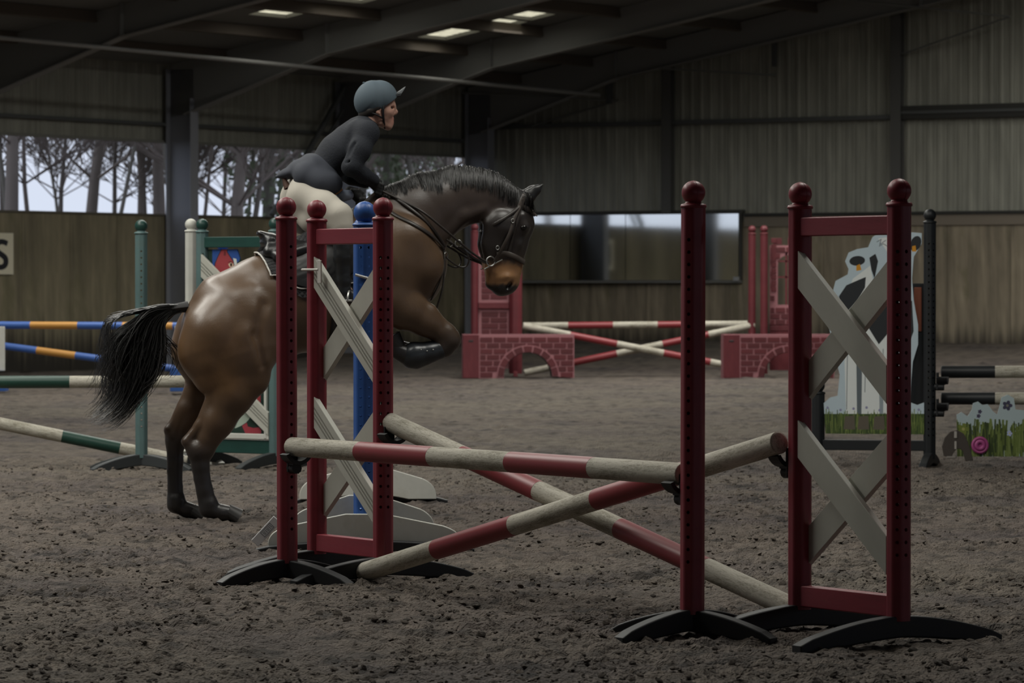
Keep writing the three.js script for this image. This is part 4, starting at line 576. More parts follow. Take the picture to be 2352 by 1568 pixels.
// ---------------------------------------------------------------- horse and rider
// one field of tapered capsules, joined smoothly and meshed with surface nets
const HEAD_ANGLE = 13 * Math.PI / 180, HD = 23.45, HC = Math.cos(HEAD_ANGLE), HS = Math.sin(HEAD_ANGLE);
const HO = G(640, 1195, HD), MPX = HD / FOCAL;                      // where the pair stands; metres per pixel there
function HP(u, v, z = 0) {                                           // point of the photograph at lateral offset z (towards the camera) in the horse's own frame
  const r = ray(u, v), a = HC, b = -r.x, c = -HS, d = -r.z, e = -HO.x - z * HS, f = -HO.z - z * HC, det = a * d - b * c, X = (e * d - b * f) / det, t = (a * f - e * c) / det;
  return V(X, EYE + r.y * t, z);
}
const horseFrame = (o) => { o.position.copy(HO); o.rotation.y = HEAD_ANGLE; return o; };
class Field {
  constructor() { this.p = []; }
  chain(pts, { k = 0.03, zs = 1, col = null, cut = false } = {}) { const q = pts.map(([u, v, z, r]) => ({ c: HP(u, v, z), r: r * MPX })); for (let i = 0; i < Math.max(1, q.length - 1); i++) { const a = q[i], b = q[Math.min(i + 1, q.length - 1)]; this.p.push({ a: a.c, b: b.c, r1: a.r, r2: b.r, k, zs, col, cut }); } return this; }
  pair(pts, o) { this.chain(pts, o); return this.chain(pts.map(([u, v, z, r]) => { const c = HP(u, v, z); return [...this.back(c, -z), -z, r]; }), o); }
  back(c, z) { const w = V(HO.x + c.x * HC + z * HS, c.y, HO.z - c.x * HS + z * HC).sub(V(0, EYE, 0)); const f = w.dot(FWD); return [CX + FOCAL * w.x / f, CY - FOCAL * w.dot(UPV) / f]; }
  static one(p, x, y, z) { const s = p.zs, ax = p.a.x, ay = p.a.y, az = p.a.z * s, bx = p.b.x - ax, by = p.b.y - ay, bz = p.b.z * s - az, px = x - ax, py = y - ay, pz = z * s - az, L = bx * bx + by * by + bz * bz, h = L > 1e-12 ? clamp((px * bx + py * by + pz * bz) / L) : 0, dx = px - bx * h, dy = py - by * h, dz = pz - bz * h; return Math.sqrt(dx * dx + dy * dy + dz * dz) - (p.r1 + (p.r2 - p.r1) * h); }
  static blend(f, d, p) { const k = p.k; if (p.cut) { const h = Math.max(k - Math.abs(-d - f), 0) / k; return Math.max(f, -d) + h * h * k * 0.25; } const h = Math.max(k - Math.abs(f - d), 0) / k; return Math.min(f, d) - h * h * k * 0.25; }
  at(v) { let f = 9; for (const p of this.p) f = Field.blend(f, Field.one(p, v.x, v.y, v.z), p); return f; }
  mesh(cell, grow = 0, colour = null) {
    const lo = V(9, 9, 9), hi = V(-9, -9, -9); for (const p of this.p) { if (p.cut) continue; for (const [c, r] of [[p.a, p.r1], [p.b, p.r2]]) { const m = r + grow + 0.03, mz = m / Math.min(1, p.zs); lo.min(V(c.x - m, c.y - m, c.z - mz)); hi.max(V(c.x + m, c.y + m, c.z + mz)); } }
    const nx = Math.ceil((hi.x - lo.x) / cell) + 1, ny = Math.ceil((hi.y - lo.y) / cell) + 1, nz = Math.ceil((hi.z - lo.z) / cell) + 1, F = new Float32Array(nx * ny * nz).fill(9), sy = nx, sz = nx * ny;
    for (const p of this.p) {
      const m = Math.max(p.r1, p.r2) + p.k + grow + 2 * cell, mz = m / Math.min(1, p.zs), r = (v, l, n) => Math.max(0, Math.min(n - 1, Math.round((v - l) / cell)));
      const i0 = r(Math.min(p.a.x, p.b.x) - m, lo.x, nx), i1 = r(Math.max(p.a.x, p.b.x) + m, lo.x, nx), j0 = r(Math.min(p.a.y, p.b.y) - m, lo.y, ny), j1 = r(Math.max(p.a.y, p.b.y) + m, lo.y, ny), k0 = r(Math.min(p.a.z, p.b.z) - mz, lo.z, nz), k1 = r(Math.max(p.a.z, p.b.z) + mz, lo.z, nz);
      for (let k = k0; k <= k1; k++) for (let j = j0; j <= j1; j++) for (let i = i0; i <= i1; i++) { const n = k * sz + j * sy + i, d = Field.one(p, lo.x + i * cell, lo.y + j * cell, lo.z + k * cell); if (p.cut ? -d > F[n] - p.k : d < F[n] + p.k) F[n] = Field.blend(F[n], d, p); }
    }
    if (grow) for (let i = 0; i < F.length; i++) F[i] -= grow;
    const id = new Int32Array(F.length).fill(-1), pos = [], idx = [];
    const off = [0, 1, sy, sy + 1, sz, sz + 1, sz + sy, sz + sy + 1], E = [[0, 1], [2, 3], [4, 5], [6, 7], [0, 2], [1, 3], [4, 6], [5, 7], [0, 4], [1, 5], [2, 6], [3, 7]];
    for (let k = 0; k < nz - 1; k++) for (let j = 0; j < ny - 1; j++) for (let i = 0; i < nx - 1; i++) {
      const n = k * sz + j * sy + i; let c = 0; for (let q = 0; q < 8; q++) if (F[n + off[q]] < 0) c++; if (c === 0 || c === 8) continue;
      let x = 0, y = 0, z = 0, m = 0; for (const [a, b] of E) { const fa = F[n + off[a]], fb = F[n + off[b]]; if ((fa < 0) === (fb < 0)) continue; const t = fa / (fa - fb); x += (a & 1) + ((b & 1) - (a & 1)) * t; y += (a >> 1 & 1) + ((b >> 1 & 1) - (a >> 1 & 1)) * t; z += (a >> 2) + ((b >> 2) - (a >> 2)) * t; m++; }
      id[n] = pos.length / 3; pos.push(lo.x + (i + x / m) * cell, lo.y + (j + y / m) * cell, lo.z + (k + z / m) * cell);
    }
    for (let k = 1; k < nz - 1; k++) for (let j = 1; j < ny - 1; j++) for (let i = 1; i < nx - 1; i++) {
      const n = k * sz + j * sy + i, s = F[n] < 0; const quad = (a, b, c, d, flip) => { if (a < 0 || b < 0 || c < 0 || d < 0) return; flip ? idx.push(a, c, b, a, d, c) : idx.push(a, b, c, a, c, d); };
      if (s !== (F[n + 1] < 0)) quad(id[n - sy - sz], id[n - sz], id[n], id[n - sy], !s);
      if (s !== (F[n + sy] < 0)) quad(id[n - 1 - sz], id[n - 1], id[n], id[n - sz], !s);
      if (s !== (F[n + sz] < 0)) quad(id[n - 1 - sy], id[n - sy], id[n], id[n - 1], !s);
    }
    const g = new THREE.BufferGeometry(); g.setAttribute('position', new THREE.Float32BufferAttribute(pos, 3)); g.setIndex(idx); g.computeVertexNormals();
    const uv = new Float32Array(pos.length / 3 * 2); for (let i = 0; i < uv.length / 2; i++) { uv[2 * i] = pos[3 * i] * 3; uv[2 * i + 1] = pos[3 * i + 1] * 3; } g.setAttribute('uv', new THREE.BufferAttribute(uv, 2));
    if (colour) {
      const col = new Float32Array(pos.length), P = this.p.filter((p) => p.col && !p.cut);
      for (let i = 0; i < pos.length; i += 3) { let w = 0, r = 0, gg = 0, b = 0; for (const p of P) { const d = Field.one(p, pos[i], pos[i + 1], pos[i + 2]); if (d > 0.12) continue; const e = Math.exp(-Math.max(0, d + 0.02) / colour.soft); w += e; r += e * p.col[0]; gg += e * p.col[1]; b += e * p.col[2]; } const c = [r / w, gg / w, b / w]; colour.tint(c, pos[i], pos[i + 1], pos[i + 2]); col.set(c, i); }
      g.setAttribute('color', new THREE.BufferAttribute(col, 3));
    }
    return g;
  }
}
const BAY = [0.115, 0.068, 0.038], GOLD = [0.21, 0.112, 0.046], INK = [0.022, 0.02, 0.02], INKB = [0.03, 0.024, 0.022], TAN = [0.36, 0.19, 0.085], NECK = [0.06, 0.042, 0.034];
const H = new Field();
// trunk
H.chain([[600, 700, 0, 96], [640, 693, 0, 104], [700, 684, 0, 122], [800, 655, 0, 138], [890, 606, 0, 128]], { zs: 1.28, k: 0.06, col: BAY });
H.chain([[890, 606, 0, 128], [934, 606, 0, 86]], { zs: 1.12, k: 0.08, col: BAY });
H.chain([[590, 668, 0, 66], [700, 622, 0, 62], [800, 560, 0, 62], [868, 512, 0, 58]], { zs: 1.2, k: 0.06, col: BAY });      // back and withers
// croup and hindquarters
H.chain([[482, 742, 0, 62], [520, 712, 0, 80], [596, 690, 0, 94]], { zs: 1.0, k: 0.06, col: BAY });
H.pair([[545, 716, 0.13, 66], [500, 770, 0.145, 76], [486, 806, 0.135, 74]], { k: 0.06, zs: 1.15, col: BAY });
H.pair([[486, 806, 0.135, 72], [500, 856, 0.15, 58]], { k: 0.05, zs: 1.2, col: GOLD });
H.pair([[575, 740, 0.16, 74], [558, 815, 0.19, 70], [574, 866, 0.2, 46]], { k: 0.05, zs: 1.35, col: BAY });
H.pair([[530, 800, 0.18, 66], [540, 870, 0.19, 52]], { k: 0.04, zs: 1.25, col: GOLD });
H.pair([[545, 716, 0.215, 18], [560, 770, 0.262, 22], [590, 830, 0.262, 20]], { k: 0.06, zs: 1.2, col: BAY });
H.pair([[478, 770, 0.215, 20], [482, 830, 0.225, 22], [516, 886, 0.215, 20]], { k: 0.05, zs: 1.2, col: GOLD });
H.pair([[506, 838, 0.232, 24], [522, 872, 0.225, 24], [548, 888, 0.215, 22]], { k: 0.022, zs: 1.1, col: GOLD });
H.pair([[566, 800, 0.255, 26], [572, 850, 0.25, 24]], { k: 0.028, zs: 1.2, col: BAY });
H.pair([[548, 690, 0.19, 18], [580, 676, 0.19, 16]], { k: 0.05, col: BAY });
H.pair([[540, 740, 0.245, 18], [548, 790, 0.268, 18]], { k: 0.03, zs: 1.1, col: BAY });
H.chain([[618, 800, 0.15, 30], [640, 800, 0.0, 34]], { k: 0.08, zs: 1.1, col: BAY });
H.pair([[606, 700, 0.275, 2], [590, 770, 0.318, 2], [604, 840, 0.30, 2]], { k: 0.06, cut: true });
// near hind leg
H.chain([[566, 872, 0.19, 42], [536, 905, 0.18, 46], [500, 968, 0.16, 36], [470, 1024, 0.145, 25]], { k: 0.035, zs: 1.12, col: BAY });
H.chain([[492, 905, 0.17, 16], [458, 975, 0.155, 10], [428, 1012, 0.145, 10]], { k: 0.025, col: BAY });
H.chain([[428, 1016, 0.145, 10], [452, 1036, 0.14, 22], [470, 1034, 0.14, 22]], { k: 0.025, col: INKB });
H.chain([[462, 1040, 0.14, 22], [461, 1070, 0.14, 19], [471, 1125, 0.14, 17], [480, 1156, 0.14, 19]], { k: 0.02, zs: 1.15, col: INK });
H.chain([[444, 1040, 0.14, 9], [454, 1100, 0.14, 8], [466, 1160, 0.14, 10]], { k: 0.015, col: INK });
H.chain([[480, 1158, 0.14, 20], [476, 1170, 0.14, 17], [508, 1177, 0.14, 18], [530, 1180, 0.14, 18]], { k: 0.018, col: INK });
// far hind leg
H.chain([[505, 872, -0.16, 50], [470, 905, -0.15, 46], [440, 950, -0.14, 36], [408, 996, -0.135, 24]], { k: 0.035, zs: 1.12, col: BAY });
H.chain([[440, 900, -0.15, 16], [412, 952, -0.14, 10], [387, 985, -0.135, 9]], { k: 0.025, col: BAY });
H.chain([[388, 990, -0.135, 10], [402, 1012, -0.135, 21], [412, 1008, -0.135, 20]], { k: 0.025, col: INKB });
H.chain([[404, 1016, -0.135, 20], [404, 1060, -0.135, 16], [404, 1120, -0.135, 15], [405, 1146, -0.135, 18]], { k: 0.02, zs: 1.15, col: INK });
H.chain([[390, 1010, -0.135, 8], [391, 1080, -0.135, 7], [394, 1146, -0.135, 9]], { k: 0.015, col: INK });
H.chain([[405, 1148, -0.135, 20], [402, 1160, -0.135, 17], [428, 1170, -0.135, 17], [448, 1175, -0.135, 17]], { k: 0.018, col: INK });
// shoulder, breast, forearms
H.pair([[872, 520, 0.09, 52], [930, 560, 0.16, 60], [962, 610, 0.17, 52]], { k: 0.06, zs: 1.4, col: BAY });
H.pair([[962, 612, 0.15, 52], [950, 655, 0.12, 44]], { k: 0.05, zs: 1.3, col: BAY });
H.pair([[905, 610, 0.19, 62], [900, 680, 0.19, 56]], { k: 0.05, zs: 1.5, col: BAY });
H.chain([[958, 600, 0, 60], [950, 640, 0, 56]], { k: 0.06, zs: 1.1, col: BAY });
H.chain([[892, 688, 0.18, 54], [930, 712, 0.18, 44], [975, 738, 0.17, 33], [1020, 768, 0.16, 24], [1034, 776, 0.16, 22]], { k: 0.035, zs: 1.15, col: BAY });
H.chain([[940, 686, 0.19, 22], [985, 716, 0.18, 16], [1030, 758, 0.165, 10]], { k: 0.03, col: BAY });
H.chain([[1024, 768, 0.16, 24], [1032, 782, 0.16, 24], [1020, 796, 0.16, 22]], { k: 0.02, col: INKB });
H.chain([[1022, 800, 0.16, 20], [985, 810, 0.16, 20], [948, 816, 0.16, 26]], { k: 0.02, zs: 1.1, col: INK });
H.chain([[946, 816, 0.16, 26], [930, 814, 0.16, 20], [914, 806, 0.16, 18], [906, 796, 0.16, 18]], { k: 0.02, col: INK });
H.chain([[900, 690, -0.18, 52], [938, 716, -0.18, 42], [985, 742, -0.17, 30], [1024, 772, -0.16, 22]], { k: 0.035, zs: 1.15, col: BAY });
H.chain([[1024, 772, -0.16, 20], [1028, 790, -0.16, 19], [985, 806, -0.16, 15], [940, 806, -0.16, 18], [912, 792, -0.16, 14]], { k: 0.02, col: INK });
// neck
H.chain([[890, 560, 0, 100], [946, 510, 0, 88], [994, 478, 0, 76]], { k: 0.06, zs: 1.5, col: NECK });
H.chain([[994, 478, 0, 76], [1056, 455, 0, 62], [1120, 455, 0, 51], [1176, 476, 0, 40]], { k: 0.05, zs: 1.75, col: NECK });
H.chain([[880, 470, 0, 34], [960, 424, 0, 20], [1030, 404, 0, 14], [1100, 412, 0, 12], [1170, 438, 0, 12]], { k: 0.05, zs: 1.3, col: NECK });
H.pair([[1010, 540, 0.05, 22], [1060, 494, 0.055, 16], [1110, 480, 0.05, 14]], { k: 0.03, col: NECK });
// head
H.chain([[1182, 470, 0, 34], [1180, 512, 0, 47], [1168, 560, 0, 43], [1160, 605, 0, 40], [1156, 638, 0, 36]], { k: 0.03, zs: 1.55, col: INKB });
H.pair([[1148, 520, 0.055, 42], [1136, 560, 0.045, 30], [1130, 606, 0.03, 19]], { k: 0.035, zs: 1.6, col: INKB });
H.pair([[1196, 500, 0.055, 18], [1204, 520, 0.07, 11], [1190, 560, 0.06, 9], [1172, 606, 0.045, 10]], { k: 0.03, col: INKB });
H.chain([[1158, 622, 0, 38], [1158, 642, 0, 36]], { k: 0.025, zs: 1.5, col: TAN });
H.pair([[1160, 642, 0.02, 27], [1162, 654, 0.028, 19]], { k: 0.025, col: TAN });
H.chain([[1150, 660, 0, 19], [1164, 658, 0, 15]], { k: 0.02, zs: 0.8, col: INK });
H.chain([[1134, 628, 0, 22], [1128, 650, 0, 14]], { k: 0.02, zs: 1.0, col: [0.2, 0.12, 0.07] });
H.pair([[1172, 650, 0.055, 5], [1166, 660, 0.06, 5]], { k: 0.015, cut: true });
H.pair([[1138, 662, 0.05, 2], [1134, 630, 0.065, 2.5]], { k: 0.012, cut: true });
H.pair([[1200, 470, 0.055, 15], [1216, 450, 0.06, 15], [1232, 436, 0.06, 11], [1248, 422, 0.058, 2]], { k: 0.015, zs: 1.6, col: [0.012, 0.012, 0.012] });
const noseX = HP(1080, 600, 0).x, noseY = HP(1150, 654, 0).y, lipY = HP(1150, 608, 0).y;
const coatNoise = (c, x, y, z) => { if (x > noseX) { const e = 0.02 * fbm(x * 30, y * 30, z * 30, 2), k = smooth(noseY + 0.02, noseY - 0.012, y + e), t = smooth(lipY + 0.03, lipY - 0.02, y + e * 1.5) * (1 - k); for (let i = 0; i < 3; i++) c[i] = c[i] * (1 - t) + [0.33, 0.17, 0.075][i] * t; for (let i = 0; i < 3; i++) c[i] = c[i] * (1 - k) + [0.014, 0.013, 0.013][i] * k; } const n = 1 + 0.10 * fbm(x * 5, y * 5, z * 5, 3) + 0.06 * noise(x * 40, y * 16, z * 40); c[0] *= n; c[1] *= n; c[2] *= n; };
const horse = horseFrame(new THREE.Group());
const toned = (g, v) => { const n = g.attributes.position.count, c = new Float32Array(n * 3); for (let i = 0; i < n; i++) c.set([v, v * 0.97, v * 0.96], i * 3); g.setAttribute('color', new THREE.BufferAttribute(c, 3)); return g; };
{
  const fine = dataTex(256, 256, (u, v) => { const n = 0.5 + 0.5 * tileF(u, v, 40, 3, 3); return [n, n, n]; }, false); fine.repeat.set(2, 2);
  part(horse, 'body', H.mesh(0.0095, 0, { soft: 0.022, tint: coatNoise }), new THREE.MeshPhysicalMaterial({ vertexColors: true, roughness: 0.40, clearcoat: 0.35, clearcoatRoughness: 0.36, sheen: 0.3, sheenRoughness: 0.5, sheenColor: new THREE.Color(0.35, 0.32, 0.3), bumpMap: fine, bumpScale: 0.0005 }), 'glossy dark bay coat with black legs');
  const eyeM = mat(0.006, 0.005, 0.004, 0.08);
  for (const s of [1, -1]) { const p = surf(H, 1203, 523, 0.1, 0.0); p.z *= s; part(horse, 'eye', new THREE.SphereGeometry(0.021, 16, 12).scale(0.95, 0.8, 0.65).translate(p.x, p.y, p.z), eyeM, 'dark eye'); }
  const hoofM = mat(0.035, 0.033, 0.032, 0.5), soleM = mat(0.30, 0.24, 0.2, 0.7);
  const hoof = (a, b, flat, m) => { const A = HP(...a), B = HP(...b), d = B.clone().sub(A), g = new THREE.CylinderGeometry(0.06, 0.046, d.length(), 20, 1); g.applyQuaternion(new THREE.Quaternion().setFromUnitVectors(V(0, 1, 0), d.clone().normalize())); g.translate((A.x + B.x) / 2, (A.y + B.y) / 2, A.z); if (flat) { const p = g.attributes.position; for (let i = 0; i < p.count; i++) p.setY(i, Math.max(0.004, p.getY(i))); g.computeVertexNormals(); } return g; };
  part(horse, 'hoof', hoof([520, 1174, 0.14], [545, 1190, 0.14], true), hoofM); part(horse, 'hoof', hoof([438, 1172, -0.135], [462, 1188, -0.135], true), hoofM);
  part(horse, 'hoof', hoof([914, 800, 0.16], [898, 772, 0.16]), hoofM); part(horse, 'hoof', hoof([916, 798, -0.16], [900, 776, -0.16]), soleM, 'pale hoof');
  part(horse, 'shoe', new THREE.TorusGeometry(0.046, 0.006, 6, 18, 5).rotateX(Math.PI / 2).rotateZ(0.5).translate(...HP(897, 771, 0.16).toArray()), M.steel, 'steel horseshoe');
  // mane: short pulled hair on the crest, falling to the near side
  const R = rng(41), crest = new THREE.CatmullRomCurve3([[876, 440], [905, 425], [934, 413], [1002, 400], [1066, 390], [1114, 399], [1154, 415], [1190, 432], [1212, 446]].map(([u, v]) => HP(u, v + 5, 0))), hair = [];
  for (let i = 0; i < 1500; i++) {
    const t = R(), p = crest.getPointAt(t), side = R() < 0.86 ? 1 : -1, L = (0.075 + 0.065 * R()) * (0.75 + 0.5 * smooth(0.15, 0.5, t)) * (0.85 + 0.4 * noise(t * 14, 2.2)), y0 = (() => { let y = p.y + 0.08; while (H.at(V(p.x, y, 0)) > -0.003 && y > p.y - 0.05) y -= 0.004; return y; })(), lean = 0.5 * noise(t * 23, 5.1) + 0.25 * (R() - 0.5), up = 0.008 + 0.022 * R() * (0.4 + smooth(0.35, 0.6, t) * (1 - smooth(0.75, 0.95, t)) * 1.3), pts = [];
    for (let k = 0; k <= 5; k++) { const s = k / 5, q = V(p.x + lean * L * s, y0 + up * Math.sin(Math.min(1, s * 2.2) * Math.PI * 0.6) - L * s * s, side * (0.004 + 0.05 * s + 0.012 * R() * s)); pts.push(q); }
    for (let k = 1; k < 6; k++) { const q = pts[k]; let n = 0; while (H.at(q) < 0.004 + 0.006 * (1 - k / 6) && n++ < 14) q.z += side * 0.006; }
    hair.push(toned(tube(pts, 0.0022 + 0.0014 * R(), 6, 3, (s) => 1 - 0.75 * s), 0.018 + 0.10 * R() * R() * (0.5 + noise(t * 40, 9.1))));
  }
  part(horse, 'mane', mergeGeometries(hair), new THREE.MeshStandardMaterial({ vertexColors: true, roughness: 0.34 }), 'short black mane with a grey sheen');
  // tail: bone and long hair flung back
  const gpx = [
    [[424, 704], [385, 707], [345, 712], [300, 735], [262, 775], [245, 825], [252, 868], [240, 905], [216, 930], [210, 935]],
    [[424, 706], [386, 711], [346, 726], [305, 765], [275, 815], [262, 865], [258, 905], [238, 935], [226, 948], [222, 950]],
    [[424, 707], [388, 714], [355, 735], [325, 780], [305, 830], [295, 875], [290, 915], [272, 945], [250, 960], [240, 958]],
    [[423, 708], [392, 716], [366, 745], [350, 795], [330, 840], [318, 880], [300, 915], [285, 945], [270, 965], [262, 972]],
    [[423, 709], [396, 717], [376, 742], [366, 785], [350, 825], [345, 850], [330, 875], [320, 895], [312, 905], [306, 912]],
    [[423, 709], [400, 716], [382, 738], [374, 770], [370, 795], [380, 815], [392, 830], [400, 840], [404, 845], [408, 848]],
    [[424, 703], [380, 705], [330, 712], [280, 728], [248, 750], [228, 790], [226, 830], [234, 850], [238, 870], [230, 890]],
  ];
  const guides = gpx.map((g) => g.map(([u, v]) => HP(u, v, 0))), strands = [], RT = rng(99), pick = [0.17, 0.36, 0.58, 0.80, 0.90, 0.93, 1.0];
  for (let i = 0; i < 1700; i++) {
    const clump0 = Math.floor(RT() * 9) / 9, c = clamp(clump0 * 0.96 + RT() * 0.12); let a = pick.findIndex((q) => c < q), b = a < 4 ? Math.min(4, a + 1) : a; const w = RT(), zc = (RT() - 0.5), spread = 0.16 * (RT() + RT() - 1), stop = 5 + Math.floor(RT() * 5.99), pts = [], curl = (0.35 + RT()) * 0.055 * (clump0 * 9 % 2 < 1 ? 1 : -1), ph = clump0 * 9 + RT() * 1.6, clump = Math.floor(w * 4) / 4 + 0.12;
    for (let k = 0; k < Math.max(6, stop); k++) { const s = k / 9, q = guides[a][k].clone().lerp(guides[b][k], w * (1 - 0.5 * s) + clump * 0.5 * s), m = smooth(0.12, 0.6, s); q.z = zc * (0.045 + 0.15 * m) + spread * 0.5 * m; q.x += (spread * 0.22 + curl * Math.sin(s * 9 + ph)) * m; q.y += (curl * Math.cos(s * 8 + ph) + (RT() - 0.5) * 0.02) * m; if (k < 3) q.y += (RT() - 0.5) * 0.035 * (1 - m); pts.push(q); }
    strands.push(toned(tube(pts, 0.0020 + 0.0015 * RT(), 16, 3, (s) => 1 - 0.8 * s * s), 0.010 + 0.045 * RT() * RT()));
  }
  part(horse, 'tail', mergeGeometries(strands), new THREE.MeshStandardMaterial({ vertexColors: true, roughness: 0.36 }), 'long black tail flung out behind');
  part(horse, 'dock', tube([[432, 704], [400, 708], [372, 712], [345, 722]].map(([u, v]) => HP(u, v, 0)), 0.034, 12, 9, (s) => 1 - 0.6 * s), mat(0.024, 0.023, 0.024, 0.6));
  add(horse, 'horse', 'dark bay horse with a black mane and tail, taking off with its forelegs tucked up', 'horse');
}
// a point of the photograph laid on the near side of a field's surface, lifted by off
function surf(F, u, v, zGuess = 0.1, off = 0.006) { let z = zGuess, p; for (let n = 0; n < 3; n++) { p = HP(u, v, z); let lo = -0.02, hi = 0.5; for (let i = 0; i < 60; i++) { const t = 0.5 - i * 0.0085; if (F.at(V(p.x, p.y, t)) < off) { z = t + 0.004; break; } z = 0.02; } } return HP(u, v, z); }
// ---------------------------------------------------------------- tack
const leather = mat(0.04, 0.033, 0.029, 0.38), leatherBlack = mat(0.016, 0.016, 0.017, 0.33), brownLeather = mat(0.085, 0.07, 0.06, 0.4);
function strap(F, px, w, th, { z = 0.1, mirror = true, off = 0.006 } = {}) {   // flat strap lying on the surface through pixels px
  const pts = px.map(([u, v]) => surf(F, u, v, z, off)), c = new THREE.CatmullRomCurve3(pts), n = 26, list = [];
  const build = (s) => { const pos = [], idx = []; for (let i = 0; i <= n; i++) { const p = c.getPointAt(i / n), t = c.getTangentAt(i / n); let nrm = V(F.at(V(p.x + 0.01, p.y, p.z)) - F.at(V(p.x - 0.01, p.y, p.z)), F.at(V(p.x, p.y + 0.01, p.z)) - F.at(V(p.x, p.y - 0.01, p.z)), F.at(V(p.x, p.y, p.z + 0.01)) - F.at(V(p.x, p.y, p.z - 0.01))); if (nrm.lengthSq() < 1e-9) nrm = V(0, 0, 1); nrm.normalize(); const b = t.clone().cross(nrm).normalize(); for (const [x, y] of [[-w / 2, 0], [-w / 2, th], [0, th * 1.25], [w / 2, th], [w / 2, 0]]) { const q = p.clone().addScaledVector(b, x).addScaledVector(nrm, y); pos.push(q.x, q.y, q.z * s); } } for (let i = 0; i < n; i++) for (let k = 0; k < 5; k++) { const a = i * 5 + k, b = i * 5 + (k + 1) % 5, d = a + 5, e = b + 5; s > 0 ? idx.push(a, d, b, b, d, e) : idx.push(a, b, d, b, e, d); } const g = new THREE.BufferGeometry(); g.setAttribute('position', new THREE.Float32BufferAttribute(pos, 3)); g.setIndex(idx); g.computeVertexNormals(); return g; };
  list.push(build(1)); if (mirror) list.push(build(-1)); return mergeGeometries(list);
}
{
  const br = horseFrame(new THREE.Group());
  part(br, 'headpiece', strap(H, [[1206, 446], [1200, 460], [1194, 474]], 0.03, 0.005), brownLeather, 'brown leather headpiece');
  part(br, 'cheekpiece', strap(H, [[1195, 472], [1182, 500], [1168, 540], [1150, 575], [1136, 600]], 0.02, 0.005), brownLeather);
  part(br, 'throat_lash', strap(H, [[1194, 474], [1174, 490], [1140, 512], [1106, 532]], 0.018, 0.005), leather);
  part(br, 'browband', strap(H, [[1197, 473], [1212, 480], [1226, 490], [1232, 496]], 0.028, 0.006), brownLeather);
  part(br, 'noseband', strap(H, [[1140, 584], [1160, 582], [1184, 590], [1203, 602]], 0.03, 0.007), brownLeather);
  part(br, 'noseband_strap', strap(H, [[1197, 476], [1188, 510], [1178, 545], [1168, 582]], 0.015, 0.005), leather);
  for (const [u, v] of [[1143, 569], [1178, 507]]) { const p = surf(H, u, v, 0.08, 0.012); for (const s of [1, -1]) part(br, 'buckle', new THREE.TorusGeometry(0.012, 0.003, 6, 14).scale(0.8, 1, 1).translate(p.x, p.y, p.z * s), M.steel, 'bright buckle'); }
  for (const s of [1, -1]) {
    const c = surf(H, 1127, 600, 0.07, 0.014); c.z *= s; part(br, 'bit_ring', new THREE.TorusGeometry(0.028, 0.0042, 8, 24).rotateY(0.25 * s).translate(c.x, c.y, c.z), M.steel, 'bright steel bit ring');
    const a = surf(H, 1154, 596, 0.07, 0.014), b = surf(H, 1113, 618, 0.07, 0.02); a.z *= s; b.z *= s; part(br, 'bit_cheek', rod(a, b, 0.0042, 8), M.steel);
    const rein = [[1122, 604, c.z * s], [1095, 588, 0.10], [1060, 560, 0.14], [1020, 526, 0.17], [970, 486, 0.17], [925, 462, 0.13], [876, 438, 0.09]].map(([u, v, z]) => HP(u, v, z)); rein.forEach((p) => { p.z = Math.abs(p.z) * s; });
    part(br, 'rein', tube(rein, 0.0075, 40, 6), leather, 'dark leather rein');
    const rein2 = [[1122, 606, c.z * s], [1090, 592, 0.10], [1050, 566, 0.12], [1025, 550, 0.13]].map(([u, v, z]) => HP(u, v, z)); rein2.forEach((p) => { p.z = Math.abs(p.z) * s; }); part(br, 'martingale_strap', tube(rein2, 0.006, 24, 6), leather);
    const ring = HP(1053, 559, 0.13); part(br, 'martingale_ring', new THREE.TorusGeometry(0.02, 0.0035, 6, 18).translate(ring.x, ring.y, s * 0.13), M.steel);
    const loop = [[1052, 566, 0.13], [1070, 578, 0.12], [1077, 598, 0.11], [1070, 612, 0.10], [1058, 613, 0.10], [1035, 600, 0.11], [1024, 590, 0.12]].map(([u, v, z]) => HP(u, v, z)); loop.forEach((p) => { p.z *= s; }); part(br, 'martingale_strap', tube(loop, 0.005, 30, 6), leather);
  }
  add(br, 'bridle', 'dark leather bridle with a bright bit and reins on the horse\'s head', 'bridle');
  const bp = horseFrame(new THREE.Group());
  part(bp, 'neck_strap', strap(H, [[880, 470], [905, 492], [950, 515], [990, 540], [1020, 572]], 0.022, 0.005, { z: 0.2 }), leather); part(bp, 'neck_strap', strap(H, [[886, 440], [930, 470], [975, 505], [1005, 540], [1022, 566]], 0.018, 0.005, { z: 0.2 }), leather);
  part(bp, 'breast_strap', strap(H, [[1020, 575], [1021, 600], [1012, 640], [990, 688]], 0.022, 0.005, { z: 0.05, mirror: false }), leather);
  const rg = surf(H, 1024, 588, 0.1, 0.01); part(bp, 'ring', new THREE.TorusGeometry(0.022, 0.004, 6, 18).rotateY(0.9).translate(rg.x, rg.y, rg.z), M.steel, 'steel ring');
  part(bp, 'loose_strap', tube([[1021, 598, 0.1], [1020, 630, 0.12], [1015, 668, 0.13], [1001, 714, 0.12]].map(([u, v, z]) => HP(u, v, z)), 0.006, 24, 6), leather, 'strap end hanging loose');
  add(bp, 'breastplate', 'dark leather breastplate with a hanging strap round the horse\'s chest', 'breastplate');
}
